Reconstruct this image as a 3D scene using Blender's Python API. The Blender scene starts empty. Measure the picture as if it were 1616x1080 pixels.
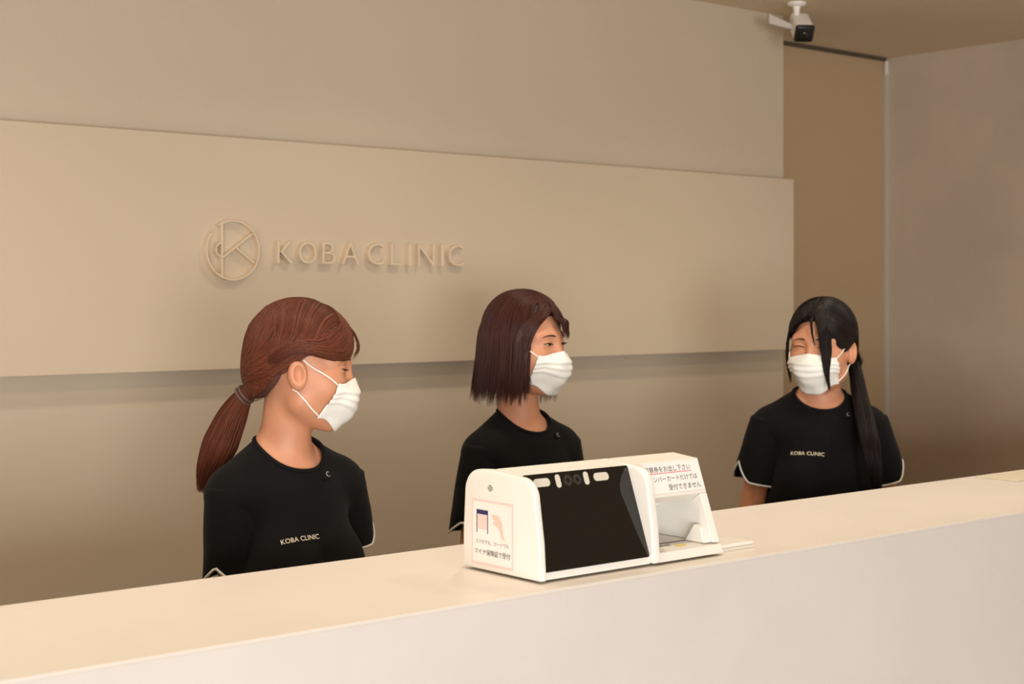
import bpy, bmesh, math
import numpy as np
from mathutils import Vector, Matrix
from mathutils.bvhtree import BVHTree

rng = np.random.default_rng(7)
SC = bpy.context.scene
COL = SC.collection

# ------------------------------------------------------------------ camera
FPX, HOR, YAW = 2405.0, 466.0, math.radians(39.94)
CAM_Z = 1.56
cam_d = bpy.data.cameras.new('camera')
cam = bpy.data.objects.new('camera', cam_d); COL.objects.link(cam)
cam.location = (0, 0, CAM_Z)
cam.rotation_euler = (math.pi / 2, 0, -YAW)
cam_d.sensor_width = 36.0
cam_d.lens = FPX * 36.0 / 1616.0
cam_d.shift_y = -(540.0 - HOR) / 1616.0
cam_d.clip_start = 0.05
cam_d.dof.use_dof = True
cam_d.dof.focus_distance = 2.75
cam_d.dof.aperture_fstop = 6.3
SC.camera = cam

FW = np.array([math.sin(YAW), math.cos(YAW), 0.0])
RT = np.array([math.cos(YAW), -math.sin(YAW), 0.0])
CP = np.array([0, 0, CAM_Z])
def ray(px, py):
    return FW + RT * (px - 808.0) / FPX + np.array([0, 0, 1.0]) * (HOR - py) / FPX
def at_d(px, py, d): return CP + ray(px, py) * d
def at_X(px, py, X): r = ray(px, py); return CP + r * (X / r[0])
def at_Y(px, py, Y): r = ray(px, py); return CP + r * (Y / r[1])
def at_Z(px, py, Z): r = ray(px, py); return CP + r * ((Z - CAM_Z) / r[2])

# ------------------------------------------------------------------ world, lights, exposure
SC.view_settings.view_transform = 'Standard'
SC.view_settings.look = 'None'
SC.view_settings.gamma = 1.0
SC.view_settings.use_curve_mapping = False
SC.view_settings.exposure = -0.22
world = bpy.data.worlds.new('world'); SC.world = world
world.use_nodes = True
world.node_tree.nodes['Background'].inputs[0].default_value = (1.0, 0.93, 0.83, 1)
world.node_tree.nodes['Background'].inputs[1].default_value = 0.24

def area_light(name, loc, target, sx, sy, power, color, spread=180):
    l = bpy.data.lights.new(name, 'AREA'); l.shape = 'RECTANGLE'; l.size = sx; l.size_y = sy
    l.energy = power; l.color = color; l.spread = math.radians(spread)
    o = bpy.data.objects.new(name, l); COL.objects.link(o); o.location = loc
    d = Vector(target) - Vector(loc)
    o.rotation_euler = d.to_track_quat('-Z', 'Y').to_euler()
    return o
# daylight entering through the glazed entrance front, behind and to the left of the camera
area_light('entrance_daylight', (-2.0, -3.9, 1.05), (1.2, 2.6, 1.5), 4.2, 1.7, 440, (0.96, 0.98, 1.0))

# x, y, watts: a row above the counter and a row washing the back wall
DOWNLIGHTS = [(0.25, 1.75, 27), (1.45, 1.75, 27), (2.65, 1.75, 28), (3.7, 1.75, 28),
              (-0.2, 2.42, 22), (1.0, 2.42, 22), (2.2, 2.42, 22), (3.3, 2.42, 18)]
DL_COL = (1.0, 0.90, 0.76)

# ------------------------------------------------------------------ materials
def lin(r, g, b):
    f = lambda c: c / 12.92 if c <= 0.04045 else ((c + 0.055) / 1.055) ** 2.4
    return (f(r / 255), f(g / 255), f(b / 255), 1.0)
MATS = {}
def mat(name, rgb, rough=0.5, metal=0.0, mottle=0.0, mscale=3.0, bump=0.0, bscale=60.0, sub=0.0, spec=None,
        island=0.0, coat=0.0, stretch=None, sheen=0.0):
    if name in MATS: return MATS[name]
    m = bpy.data.materials.new(name); m.use_nodes = True; MATS[name] = m
    nt = m.node_tree; N = nt.nodes; L = nt.links; b = N['Principled BSDF']
    col = lin(*rgb)
    b.inputs['Base Color'].default_value = col
    b.inputs['Roughness'].default_value = rough
    b.inputs['Metallic'].default_value = metal
    if spec is not None: b.inputs['Specular IOR Level'].default_value = spec
    if coat: b.inputs['Coat Weight'].default_value = coat; b.inputs['Coat Roughness'].default_value = 0.05
    if sheen: b.inputs['Sheen Weight'].default_value = sheen
    if sub:
        b.inputs['Subsurface Weight'].default_value = sub
        b.inputs['Subsurface Radius'].default_value = (0.012, 0.005, 0.003)
        b.inputs['Subsurface Scale'].default_value = 1.0
    if mottle or bump or island:
        tc = N.new('ShaderNodeTexCoord')
        vec = tc.outputs['Object']
        if stretch:
            mp = N.new('ShaderNodeMapping'); mp.inputs['Scale'].default_value = stretch
            L.new(vec, mp.inputs['Vector']); vec = mp.outputs['Vector']
    if mottle or island:
        mx = N.new('ShaderNodeMix'); mx.data_type = 'RGBA'
        k = max(mottle, island)
        mx.inputs[6].default_value = tuple(min(1, c * (1 - k)) for c in col[:3]) + (1,)
        mx.inputs[7].default_value = tuple(min(1, c * (1 + k)) for c in col[:3]) + (1,)
        if island:
            g = N.new('ShaderNodeNewGeometry'); L.new(g.outputs['Random Per Island'], mx.inputs[0])
        else:
            n = N.new('ShaderNodeTexNoise'); n.inputs['Scale'].default_value = mscale
            n.inputs['Detail'].default_value = 6; n.inputs['Roughness'].default_value = 0.6
            L.new(vec, n.inputs['Vector'])
            rp = N.new('ShaderNodeMapRange'); rp.inputs[1].default_value = 0.3; rp.inputs[2].default_value = 0.7
            L.new(n.outputs['Fac'], rp.inputs[0]); L.new(rp.outputs[0], mx.inputs[0])
        L.new(mx.outputs[2], b.inputs['Base Color'])
    if bump:
        n2 = N.new('ShaderNodeTexNoise'); n2.inputs['Scale'].default_value = bscale; n2.inputs['Detail'].default_value = 4
        L.new(vec, n2.inputs['Vector'])
        bp = N.new('ShaderNodeBump'); bp.inputs['Strength'].default_value = bump; bp.inputs['Distance'].default_value = 0.004
        L.new(n2.outputs['Fac'], bp.inputs['Height']); L.new(bp.outputs['Normal'], b.inputs['Normal'])
    return m
def emit_mat(name, rgb, strength):
    m = bpy.data.materials.new(name); m.use_nodes = True
    b = m.node_tree.nodes['Principled BSDF']
    b.inputs['Base Color'].default_value = (0, 0, 0, 1)
    b.inputs['Emission Color'].default_value = lin(*rgb); b.inputs['Emission Strength'].default_value = strength
    return m

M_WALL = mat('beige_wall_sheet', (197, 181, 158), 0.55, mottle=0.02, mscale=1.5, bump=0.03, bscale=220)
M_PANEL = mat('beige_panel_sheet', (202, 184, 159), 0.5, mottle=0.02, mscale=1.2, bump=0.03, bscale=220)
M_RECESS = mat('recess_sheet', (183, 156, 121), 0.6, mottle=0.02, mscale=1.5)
M_PLASTER = mat('grey_plaster', (190, 172, 151), 0.75, mottle=0.10, mscale=2.2, bump=0.15, bscale=14)
M_CEIL = mat('ceiling_paint', (220, 202, 174), 0.8, mottle=0.02, mscale=2)
M_FLOOR = mat('floor_tile', (140, 122, 102), 0.5, mottle=0.06, mscale=2)
M_CTOP = mat('counter_laminate', (231, 222, 211), 0.45, mottle=0.03, mscale=2.6, bump=0.03, bscale=40)
M_CFRONT = mat('counter_plaster', (221, 214, 207), 0.7, mottle=0.045, mscale=2.4, bump=0.08, bscale=22)
M_DARK = mat('painted_gap_shade', (80, 66, 52), 0.8)
M_METAL = mat('champagne_metal', (232, 212, 184), 0.35, metal=0.25)
M_TRIM = mat('corner_trim_metal', (205, 196, 182), 0.4, metal=0.3)
M_WHITE = mat('white_plastic', (244, 240, 232), 0.38, mottle=0.008, mscale=5)
M_WHITE2 = mat('matte_white_plastic', (238, 232, 222), 0.5, mottle=0.008, mscale=5)
M_BLACKGLASS = mat('black_glass', (8, 7, 6), 0.06, coat=0.3)
M_BLACK = mat('black_plastic', (16, 14, 13), 0.35)
M_LENS = mat('lens_glass', (48, 44, 42), 0.12, coat=1.0)
M_LIGHTBAR = mat('light_diffuser', (216, 208, 192), 0.4)
M_PAPER = mat('sticker_paper', (246, 240, 234), 0.55)
M_PINK = mat('pink_print', (238, 212, 206), 0.6)
M_PEACH = mat('peach_print', (246, 210, 202), 0.6)
M_NAVY = mat('navy_print', (48, 44, 96), 0.5)
M_HANDPRINT = mat('hand_print', (240, 204, 192), 0.6)
M_INK = mat('ink_print', (52, 46, 44), 0.6)
M_INKSOFT = mat('soft_ink_print', (120, 108, 104), 0.6)
M_REDLINE = mat('red_underline_print', (232, 120, 130), 0.6)
M_YELLOW = mat('yellow_print', (236, 206, 60), 0.5)

# ------------------------------------------------------------------ mesh helpers
def link_mesh(name, verts, faces, material, parent=None, smooth=False, loc=None):
    me = bpy.data.meshes.new(name)
    me.from_pydata([tuple(map(float, v)) for v in verts], [], [tuple(int(i) for i in f) for f in faces])
    return link_me(name, me, material, parent, smooth, loc)
def fast_mesh(name, V, F, material, parent=None, smooth=True):
    """V (n,3) float, F (m,k) int array with constant k"""
    me = bpy.data.meshes.new(name)
    V = np.asarray(V, np.float32); F = np.asarray(F, np.int32); m, k = F.shape
    me.vertices.add(len(V)); me.vertices.foreach_set('co', V.ravel())
    me.loops.add(m * k); me.loops.foreach_set('vertex_index', F.ravel())
    me.polygons.add(m)
    me.polygons.foreach_set('loop_start', np.arange(m, dtype=np.int32) * k)
    me.update(calc_edges=True); me.validate()
    return link_me(name, me, material, parent, smooth)
def link_me(name, me, material, parent=None, smooth=False, loc=None):
    if material: me.materials.append(material)
    if smooth: me.polygons.foreach_set('use_smooth', np.ones(len(me.polygons), bool))
    o = bpy.data.objects.new(name, me); COL.objects.link(o)
    if parent: o.parent = parent
    if loc is not None: o.location = loc
    return o
def empty(name, loc=(0, 0, 0), rz=0.0):
    o = bpy.data.objects.new(name, None); COL.objects.link(o)
    o.location = loc; o.rotation_euler = (0, 0, rz); o.empty_display_size = 0.1
    return o
def tag(o, label, cat, group=None):
    o['label'] = label; o['category'] = cat
    if group: o['group'] = group
    return o
def struct(o, label=None):
    o['kind'] = 'structure'
    if label: o['label'] = label
    return o
def bm_link(name, bm, material, parent=None, smooth=False):
    bmesh.ops.recalc_face_normals(bm, faces=bm.faces)
    me = bpy.data.meshes.new(name); bm.to_mesh(me); bm.free()
    return link_me(name, me, material, parent, smooth)
def box(name, x0, x1, y0, y1, z0, z1, material, parent=None, bevel=0.0, seg=2):
    bm = bmesh.new(); bmesh.ops.create_cube(bm, size=1)
    for v in bm.verts:
        v.co = Vector((x0 + (v.co.x + .5) * (x1 - x0), y0 + (v.co.y + .5) * (y1 - y0), z0 + (v.co.z + .5) * (z1 - z0)))
    if bevel: bmesh.ops.bevel(bm, geom=bm.edges[:], offset=bevel, segments=seg, affect='EDGES', profile=0.5)
    return bm_link(name, bm, material, parent, smooth=False)
def prism_bm(pts, axis, a0, a1):
    """extrude a closed 2D outline; axis 'x': pts are (y,z)"""
    bm = bmesh.new()
    def mk(p, a):
        return {'x': (a, p[0], p[1]), 'y': (p[0], a, p[1]), 'z': (p[0], p[1], a)}[axis]
    A = [bm.verts.new(mk(p, a0)) for p in pts]; B = [bm.verts.new(mk(p, a1)) for p in pts]
    n = len(pts)
    bm.faces.new(A); bm.faces.new(B[::-1])
    for i in range(n): bm.faces.new((A[i], B[i], B[(i + 1) % n], A[(i + 1) % n]))
    return bm
def bevel_sharp(bm, off, seg=2, ang=0.6):
    bmesh.ops.recalc_face_normals(bm, faces=bm.faces)
    es = [e for e in bm.edges if len(e.link_faces) == 2 and e.calc_face_angle(0) > ang]
    bmesh.ops.bevel(bm, geom=es, offset=off, segments=seg, affect='EDGES', profile=0.5)
def smooth_by_angle(o, ang=35):
    me = o.data
    me.polygons.foreach_set('use_smooth', np.ones(len(me.polygons), bool))
    me.set_sharp_from_angle(angle=math.radians(ang))
def tube(path, rad, n=8, closed=False, cap=True):
    """tube verts/faces along a path; rad scalar or per point"""
    P = np.asarray(path, float); m = len(P)
    R = np.full(m, rad) if np.isscalar(rad) else np.asarray(rad, float)
    if closed: T = np.roll(P, -1, 0) - np.roll(P, 1, 0)
    else: T = np.gradient(P, axis=0)
    T /= np.linalg.norm(T, axis=1)[:, None] + 1e-12
    ref = np.array([0, 0, 1.0]) if abs(T[0][2]) < 0.9 else np.array([1.0, 0, 0])
    N = np.zeros_like(P); n0 = np.cross(T[0], ref); n0 /= np.linalg.norm(n0); N[0] = n0
    for i in range(1, m):
        v = N[i - 1] - T[i] * np.dot(N[i - 1], T[i]); N[i] = v / (np.linalg.norm(v) + 1e-12)
    B = np.cross(T, N)
    a = np.arange(n) * 2 * math.pi / n
    V = (P[:, None, :] + R[:, None, None] * (np.cos(a)[None, :, None] * N[:, None, :] + np.sin(a)[None, :, None] * B[:, None, :])).reshape(-1, 3)
    F = []
    for i in range(m if closed else m - 1):
        j = (i + 1) % m
        for k in range(n):
            F.append((i * n + k, i * n + (k + 1) % n, j * n + (k + 1) % n, j * n + k))
    if cap and not closed:
        F.append(tuple(range(n))[::-1]); F.append(tuple(range((m - 1) * n, m * n)))
    return V, F
def tube_obj(name, path, rad, material, parent=None, n=8, closed=False):
    V, F = tube(path, rad, n, closed); return link_mesh(name, V, F, material, parent, smooth=True)
def spline(ctrl, n):
    """Catmull-Rom through control points, n samples"""
    C = np.asarray(ctrl, float); C = np.vstack([2 * C[0] - C[1], C, 2 * C[-1] - C[-2]])
    segs = len(C) - 3; out = []
    for s in np.linspace(0, segs, n):
        i = min(int(s), segs - 1); t = s - i
        p0, p1, p2, p3 = C[i:i + 4]
        out.append(0.5 * (2 * p1 + (p2 - p0) * t + (2 * p0 - 5 * p1 + 4 * p2 - p3) * t * t + (3 * p1 - p0 - 3 * p2 + p3) * t ** 3))
    return np.array(out)
def text_mesh(s, size=1.0, extrude=0.0, align='CENTER', spacing=1.0, weight=0.0):
    c = bpy.data.curves.new('txt', 'FONT'); c.body = s; c.size = size; c.extrude = extrude
    c.align_x = align; c.space_character = spacing; c.resolution_u = 4; c.offset = weight
    o = bpy.data.objects.new('txt', c); COL.objects.link(o)
    dg = bpy.context.evaluated_depsgraph_get(); dg.update()
    me = bpy.data.meshes.new_from_object(o.evaluated_get(dg))
    bpy.data.objects.remove(o); bpy.data.curves.remove(c)
    me.materials.clear()
    return me
def me_arrays(me):
    V = np.zeros(len(me.vertices) * 3); me.vertices.foreach_get('co', V)
    return V.reshape(-1, 3), [tuple(p.vertices) for p in me.polygons]

# ------------------------------------------------------------------ the setting
CTZ = 1.13                      # counter top height
CY0, CY1 = 1.666, 2.071         # counter front / back edge
WY = 3.25                       # back wall face
PT = 0.055                      # sign panel thickness
PY = WY - PT
WX1 = 3.878                     # right end of back wall
RY = 3.576                      # recess wall
RX = 4.88                       # right wall
CZ = 2.472                      # ceiling

struct(box('floor', -4.0, RX + 0.15, -4.2, RY + 0.15, -0.1, 0.0, M_FLOOR), 'pale tiled floor of the reception')
struct(box('ceiling', -4.0, RX + 0.15, -4.2, RY + 0.15, CZ, CZ + 0.1, M_CEIL), 'beige painted ceiling')
struct(box('wall_back', -4.0, WX1, WY, RY, 0.0, CZ, M_WALL), 'beige feature wall behind the reception counter')
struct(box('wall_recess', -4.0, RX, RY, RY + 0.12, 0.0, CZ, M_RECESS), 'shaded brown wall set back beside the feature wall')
struct(box('wall_right', RX, RX + 0.12, -4.2, RY + 0.12, 0.0, CZ, M_PLASTER), 'mottled grey plaster side wall')
struct(box('wall_left', -4.12, -4.0, -4.2, RY + 0.12, 0.0, CZ, M_WALL), 'beige side wall')
struct(box('trim_1', RX - 0.022, RX - 0.001, RY - 0.012, RY - 0.001, 0.0, CZ - 0.02, M_TRIM), 'thin pale metal corner strip')
struct(box('trim_2', WX1 + 0.004, RX - 0.024, RY - 0.016, RY - 0.001, CZ - 0.013, CZ - 0.001, M_DARK), 'thin strip under the ceiling, painted dark as the shadow of a gap')  # solid strip, its dark colour stands in for shade in a gap

struct(box('trim_3', RX - 0.030, RX - 0.0235, RY - 0.022, RY - 0.0125, CZ - 0.065, CZ - 0.014, M_WHITE2), 'small pale end cap at the top of the corner strip')

# sign panel standing proud of the wall
ptl = at_Y(0, 189, PY); ptr = at_Y(1252, 283, PY)
pbl = at_Y(0, 592, PY); pbr = at_Y(1235, 555, PY)
PZ1 = 0.5 * (ptl[2] + ptr[2]); PZ0 = 0.5 * (pbl[2] + pbr[2])
PX1 = at_Y(1253, 400, PY)[0]
print('panel z', ptl[2], ptr[2], pbl[2], pbr[2], 'x', PX1)
wp = box('wall_panel', -3.9, PX1, PY, WY - 0.0005, PZ0, PZ1, M_PANEL, bevel=0.002)
tag(wp, 'long beige horizontal panel standing proud of the back wall, carrying the clinic sign', 'wall panel')

# wall sign: emblem + letters
sign = empty('wall_sign', tuple(at_Y(530, 440, PY)))
tag(sign, 'raised metal clinic emblem and KOBA CLINIC lettering on the long beige panel', 'sign')
SO = np.array(sign.location)
SY0, SY1 = PY - 0.019, PY - 0.0005     # letter depth
def sgn(px, py):
    p = at_Y(px, py, SY0); return p[0] - SO[0], p[2] - SO[2]
exl = sgn(325, 395)[0]; exr = sgn(411, 395)[0]; ezt = sgn(368, 347)[1]; ezb = sgn(368, 443)[1]
ecx, ecz, er = (exl + exr) / 2, (ezt + ezb) / 2, (ezt - ezb) / 2
yf, yb = SY0 - SO[1], SY1 - SO[1]
def ring_arc(name, cx, cz, r, w, a0, a1, n=40):
    bm = bmesh.new(); rows = []
    full = abs(a1 - a0) > 359
    for i in range(n + (0 if full else 1)):
        a = math.radians(a0 + (a1 - a0) * i / n)
        rows.append([bm.verts.new((cx + rr * math.cos(a), y, cz + rr * math.sin(a))) for rr, y in ((r, yf), (r - w, yf), (r - w, yb), (r, yb))])
    for i in range(n if full else n):
        A = rows[i]; B = rows[(i + 1) % len(rows)]
        for k in range(4): bm.faces.new((A[k], A[(k + 1) % 4], B[(k + 1) % 4], B[k]))
    if not full: bm.faces.new(rows[0]); bm.faces.new(rows[-1][::-1])
    o = bm_link(name, bm, M_METAL, sign); smooth_by_angle(o); return o
def bar2(name, a, b, w, dy=0.0):
    a = np.array(a); b = np.array(b); t = (b - a) / np.linalg.norm(b - a); n = np.array([-t[1], t[0]]) * w / 2
    pts = [a + n, b + n, b - n, a - n]
    return bm_link(name, prism_bm([tuple(p) for p in pts], 'y', yf + dy, yb), M_METAL, sign)
ring_arc('emblem_ring', ecx, ecz, er, 0.0040, 146, 484, 64)
bx_ = sgn(351, 395)[0]
bar2('emblem_bar', (bx_, sgn(351, 353)[1]), (bx_, sgn(351, 439)[1]), 0.0052, 0.001)
bar2('emblem_stroke', sgn(353, 406), sgn(399, 369), 0.0042, 0.002)
bar2('emblem_stroke', sgn(374, 391), sgn(402, 415), 0.0042, 0.002)
ring_arc('emblem_arc', bx_, sgn(351, 394)[1], 0.018, 0.0040, 95, 265, 20)
letters = [('K', 438, 463), ('O', 472, 500), ('B', 509, 530), ('A', 540, 567), ('C', 581, 606), ('L', 617, 634),
           ('I', 645, 649.5), ('N', 660, 686), ('I', 696, 700.5), ('C', 708, 732)]
for ch, x0, x1 in letters:
    me = text_mesh(ch, 1.0, 0.5, weight=-0.012); V, F = me_arrays(me)
    xm = 0.5 * (x0 + x1); zt = sgn(xm, 381 + (xm - 450) * 0.0215)[1]; zb = sgn(xm, 415.5 + (xm - 450) * 0.017)[1]
    X0, X1 = sgn(x0, 400)[0], sgn(x1, 400)[0]
    mn, mx = V.min(0), V.max(0)
    W = np.zeros_like(V)
    W[:, 0] = X0 + (V[:, 0] - mn[0]) / (mx[0] - mn[0]) * (X1 - X0)
    W[:, 2] = zb + (V[:, 1] - mn[1]) / (mx[1] - mn[1]) * (zt - zb)
    W[:, 1] = yf + (mx[2] - V[:, 2]) / (mx[2] - mn[2]) * (yb - yf)
    link_mesh('letter', W, F, M_METAL, sign)

# reception counter
counter = empty('reception_counter', (1.8, 0.5 * (CY0 + CY1), 0))
tag(counter, 'long pale reception counter with plastered front running across the room', 'counter')
co = counter.location
def cbox(n, x0, x1, y0, y1, z0, z1, m, bev=0.0):
    return box(n, x0 - co.x, x1 - co.x, y0 - co.y, y1 - co.y, z0, z1, m, counter, bev)
cbox('counter_top', -1.6, RX - 0.004, CY0, CY1, CTZ - 0.005, CTZ, M_CTOP, 0.0006)
cbox('front_panel', -1.6, RX - 0.004, CY0 + 0.0001, CY0 + 0.06, 0.0, CTZ - 0.0050, M_CFRONT)
cbox('back_panel', -1.6, RX - 0.004, CY1 - 0.05, CY1 - 0.02, 0.0, CTZ - 0.0052, M_CTOP)

# ceiling downlights (above the counter, out of frame)
for i, (x, y, dl_w) in enumerate(DOWNLIGHTS):
    d = empty('ceiling_downlight', (x, y, CZ))
    tag(d, 'recessed round ceiling downlight above the %s, %s from the side wall' % (('counter', 'back wall')[i // 4], ['fourth', 'third', 'second', 'first'][i % 4]), 'downlight', 'ceiling downlights')
    bm = bmesh.new()
    prof = [(0.062, -0.001), (0.062, -0.006), (0.048, -0.006), (0.045, -0.001)]; n = 24; rows = []
    for k in range(n):
        a = 2 * math.pi * k / n
        rows.append([bm.verts.new((r * math.cos(a), r * math.sin(a), z)) for r, z in prof])
    for k in range(n):
        A, B = rows[k], rows[(k + 1) % n]
        for j in range(4): bm.faces.new((A[j], A[(j + 1) % 4], B[(j + 1) % 4], B[j]))
    bm_link('lamp_ring', bm, M_WHITE, d, True)
    V = [(0.044 * math.cos(2 * math.pi * k / n), 0.044 * math.sin(2 * math.pi * k / n), -0.002) for k in range(n)]
    link_mesh('lamp_lens', V, [tuple(range(n))], MATS.get('lamp_glow') or MATS.setdefault('lamp_glow', emit_mat('lamp_glow', (255, 226, 180), 6)), d)
    l = bpy.data.lights.new('downlight_bulb', 'SPOT'); l.energy = dl_w; l.color = DL_COL
    l.spot_size = math.radians(140); l.spot_blend = 0.9; l.shadow_soft_size = 0.06
    lo = bpy.data.objects.new('downlight_bulb', l); COL.objects.link(lo); lo.parent = d; lo.location = (0, 0, -0.02)

# security camera on the ceiling
mp = at_Z(1257, 4, CZ)
scam = empty('security_camera', tuple(mp)); tag(scam, 'small white bullet security camera with black front hanging from the ceiling', 'security camera')
def lathe(name, prof, material, parent, n=24, loc=(0, 0, 0)):
    bm = bmesh.new(); rows = []
    for k in range(n):
        a = 2 * math.pi * k / n
        rows.append([bm.verts.new((r * math.cos(a) + loc[0], r * math.sin(a) + loc[1], z + loc[2])) for r, z in prof])
    for k in range(n):
        A, B = rows[k], rows[(k + 1) % n]
        for j in range(len(prof) - 1): bm.faces.new((A[j], A[j + 1], B[j + 1], B[j]))
    bm.faces.new([r[0] for r in rows]); bm.faces.new([r[-1] for r in rows][::-1])
    o = bm_link(name, bm, material, parent); smooth_by_angle(o); return o
lathe('mount_base', [(0.030, -0.0005), (0.030, -0.007), (0.024, -0.011), (0.012, -0.013)], M_WHITE2, scam)
lathe('mount_stem', [(0.0125, -0.012), (0.0095, -0.03), (0.010, -0.052)], M_WHITE2, scam)
# housing pointing to the viewer and down
ctr = at_d(1265, 44, np.dot(mp - CP, FW) - 0.02) - mp
tgt = Vector((-FW * math.cos(math.radians(36)) + RT * 0.06 + np.array([0, 0, -math.sin(math.radians(36))])))
q = tgt.to_track_quat('Y', 'Z').to_matrix().to_4x4(); q.translation = Vector(ctr)
def cam_part(name, x0, x1, y0, y1, z0, z1, m, bev):
    o = box(name, x0, x1, y0, y1, z0, z1, m, scam, bev, 4); o.matrix_local = q; smooth_by_angle(o); return o
cam_part('housing', -0.029, 0.029, -0.055, 0.042, -0.027, 0.027, M_WHITE2, 0.010)
cam_part('front_face', -0.0300, 0.0300, 0.030, 0.0455, -0.0290, 0.0280, M_BLACK, 0.009)
V, F = tube([(0, 0.044, 0), (0, 0.047, 0)], 0.012, 20); o = link_mesh('lens', V, F, M_BLACKGLASS, scam, True); o.matrix_local = q
a = at_d(1213, 29, np.dot(mp - CP, FW)) - mp; b = np.array(ctr) + RT * -0.02
up = np.array([0, 0, 1.0])
pts = [a + up * .017, b + up * .008, b - up * .006, a - up * .016]
bm = bmesh.new()
A = [bm.verts.new(p + FW * 0.0) for p in pts]; B = [bm.verts.new(p + FW * 0.022) for p in pts]
bm.faces.new(A); bm.faces.new(B[::-1])
for i in range(4): bm.faces.new((A[i], B[i], B[(i + 1) % 4], A[(i + 1) % 4]))
bevel_sharp(bm, 0.003)
bm_link('cable_cover', bm, mat('pale_grey_plastic', (196, 186, 176), 0.5), scam)

# ------------------------------------------------------------------ card reader
DX, DY = 1.482, 1.704
W_, D_ = 0.404, 0.186
reader = empty('card_reader', (DX, DY, CTZ)); tag(reader, 'white card reader terminal with black slanted screen standing on the counter', 'card reader')
def arc(cx, cz, r, a0, a1, n=8):
    return [(cx + r * math.cos(math.radians(a0 + (a1 - a0) * i / n)), cz + r * math.sin(math.radians(a0 + (a1 - a0) * i / n))) for i in range(n + 1)]
B0 = 0.004  # base clearance (rubber feet)
cheek = [(0.0, B0), (0.004, 0.06), (0.014, 0.122)] + arc(0.048, 0.121, 0.034, 172, 96, 8) + [(0.075, 0.1575), (0.120, 0.161)] + arc(0.146, 0.123, 0.036, 84, 6, 8) + [(0.186, 0.06), (0.186, B0)]
bm = prism_bm(cheek, 'x', 0.0, 0.013); bevel_sharp(bm, 0.003, 3, 0.9)
left_cheek = bm_link('side_cheek', bm, M_WHITE, reader); smooth_by_angle(left_cheek)
# main body between the cheeks: wedge with slanted front
SF = lambda h, y0=0.006: y0 + (0.062 - y0) * (h - B0) / (0.156 - B0)     # y of slanted plane at height h
body = [(SF(B0), B0), (SF(0.156), 0.156), (0.118, 0.1612), (0.160, 0.150), (0.180, 0.12), (0.184, B0)]
bm = prism_bm(body, 'x', 0.0135, 0.2365); bevel_sharp(bm, 0.0015)
mb = bm_link('main_body', bm, M_WHITE, reader)
# fin: slim cheek between screen and card bay
fin = [(0.0, B0), (0.004, 0.06), (0.014, 0.122)] + arc(0.048, 0.121, 0.034, 172, 96, 8) + [(0.062, 0.1572), (0.120, 0.161), (0.160, 0.150), (0.180, 0.12), (0.184, B0)]
bm = prism_bm(fin, 'x', 0.237, 0.254); bevel_sharp(bm, 0.004, 3, 0.9)
f_ = bm_link('side_cheek', bm, M_WHITE, reader); smooth_by_angle(f_)
# slanted frame: local plane coordinates (x, t along slant), n outwards
SL0 = np.array([SF(B0), B0]); SL1 = np.array([SF(0.156), 0.156]); SLL = np.linalg.norm(SL1 - SL0)
ST = (SL1 - SL0) / SLL; SN = np.array([-ST[1], ST[0]])
def slant(x, t, n): p = SL0 + ST * t + SN * n; return (x, p[0], p[1])
def slant_poly(name, pts, n0, n1, m, parent):
    bm = bmesh.new()
    A = [bm.verts.new(slant(x, t, n0)) for x, t in pts]; B = [bm.verts.new(slant(x, t, n1)) for x, t in pts]
    bm.faces.new(A); bm.faces.new(B[::-1]); k = len(pts)
    for i in range(k): bm.faces.new((A[i], B[i], B[(i + 1) % k], A[(i + 1) % k]))
    return bm_link(name, bm, m, parent)
def rrect(x0, x1, t0, t1, r, n=6):
    out = []
    for cx, cz, a in ((x1 - r, t1 - r, 0), (x0 + r, t1 - r, 90), (x0 + r, t0 + r, 180), (x1 - r, t0 + r, 270)):
        out += arc(cx, cz, r, a, a + 90, n)
    return out
screen = slant_poly('screen', rrect(0.0140, 0.2362, 0.011, SLL - 0.001, 0.004), 0.0002, 0.0026, M_BLACKGLASS, reader)
n1 = 0.0031
for x0, x1, t0, t1, r in ((0.033, 0.066, -0.0215, -0.0085, 0.0062), (0.158, 0.190, -0.0215, -0.0085, 0.0062)):
    slant_poly('light_bar', rrect(x0, x1, SLL + t0, SLL + t1, r), 0.0024, n1, M_LIGHTBAR, screen)
for x0, x1 in ((0.078, 0.088), (0.137, 0.147)):
    slant_poly('light_bar', rrect(x0, x1, SLL - 0.0255, SLL - 0.0045, 0.0048), 0.0024, n1, M_LIGHTBAR, screen)
for cx in (0.103, 0.1225):
    slant_poly('camera_lens', arc(cx, SLL - 0.0155, 0.0085, 0, 350, 24), 0.0024, 0.0032, M_LENS, screen)
    slant_poly('lens_pupil', arc(cx, SLL - 0.0155, 0.004, 0, 340, 16), 0.0030, 0.0036, M_BLACK, screen)
slant_poly('camera_lens', arc(0.229, SLL - 0.0075, 0.0028, 0, 340, 16), 0.0024, 0.0032, M_LENS, screen)
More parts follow.
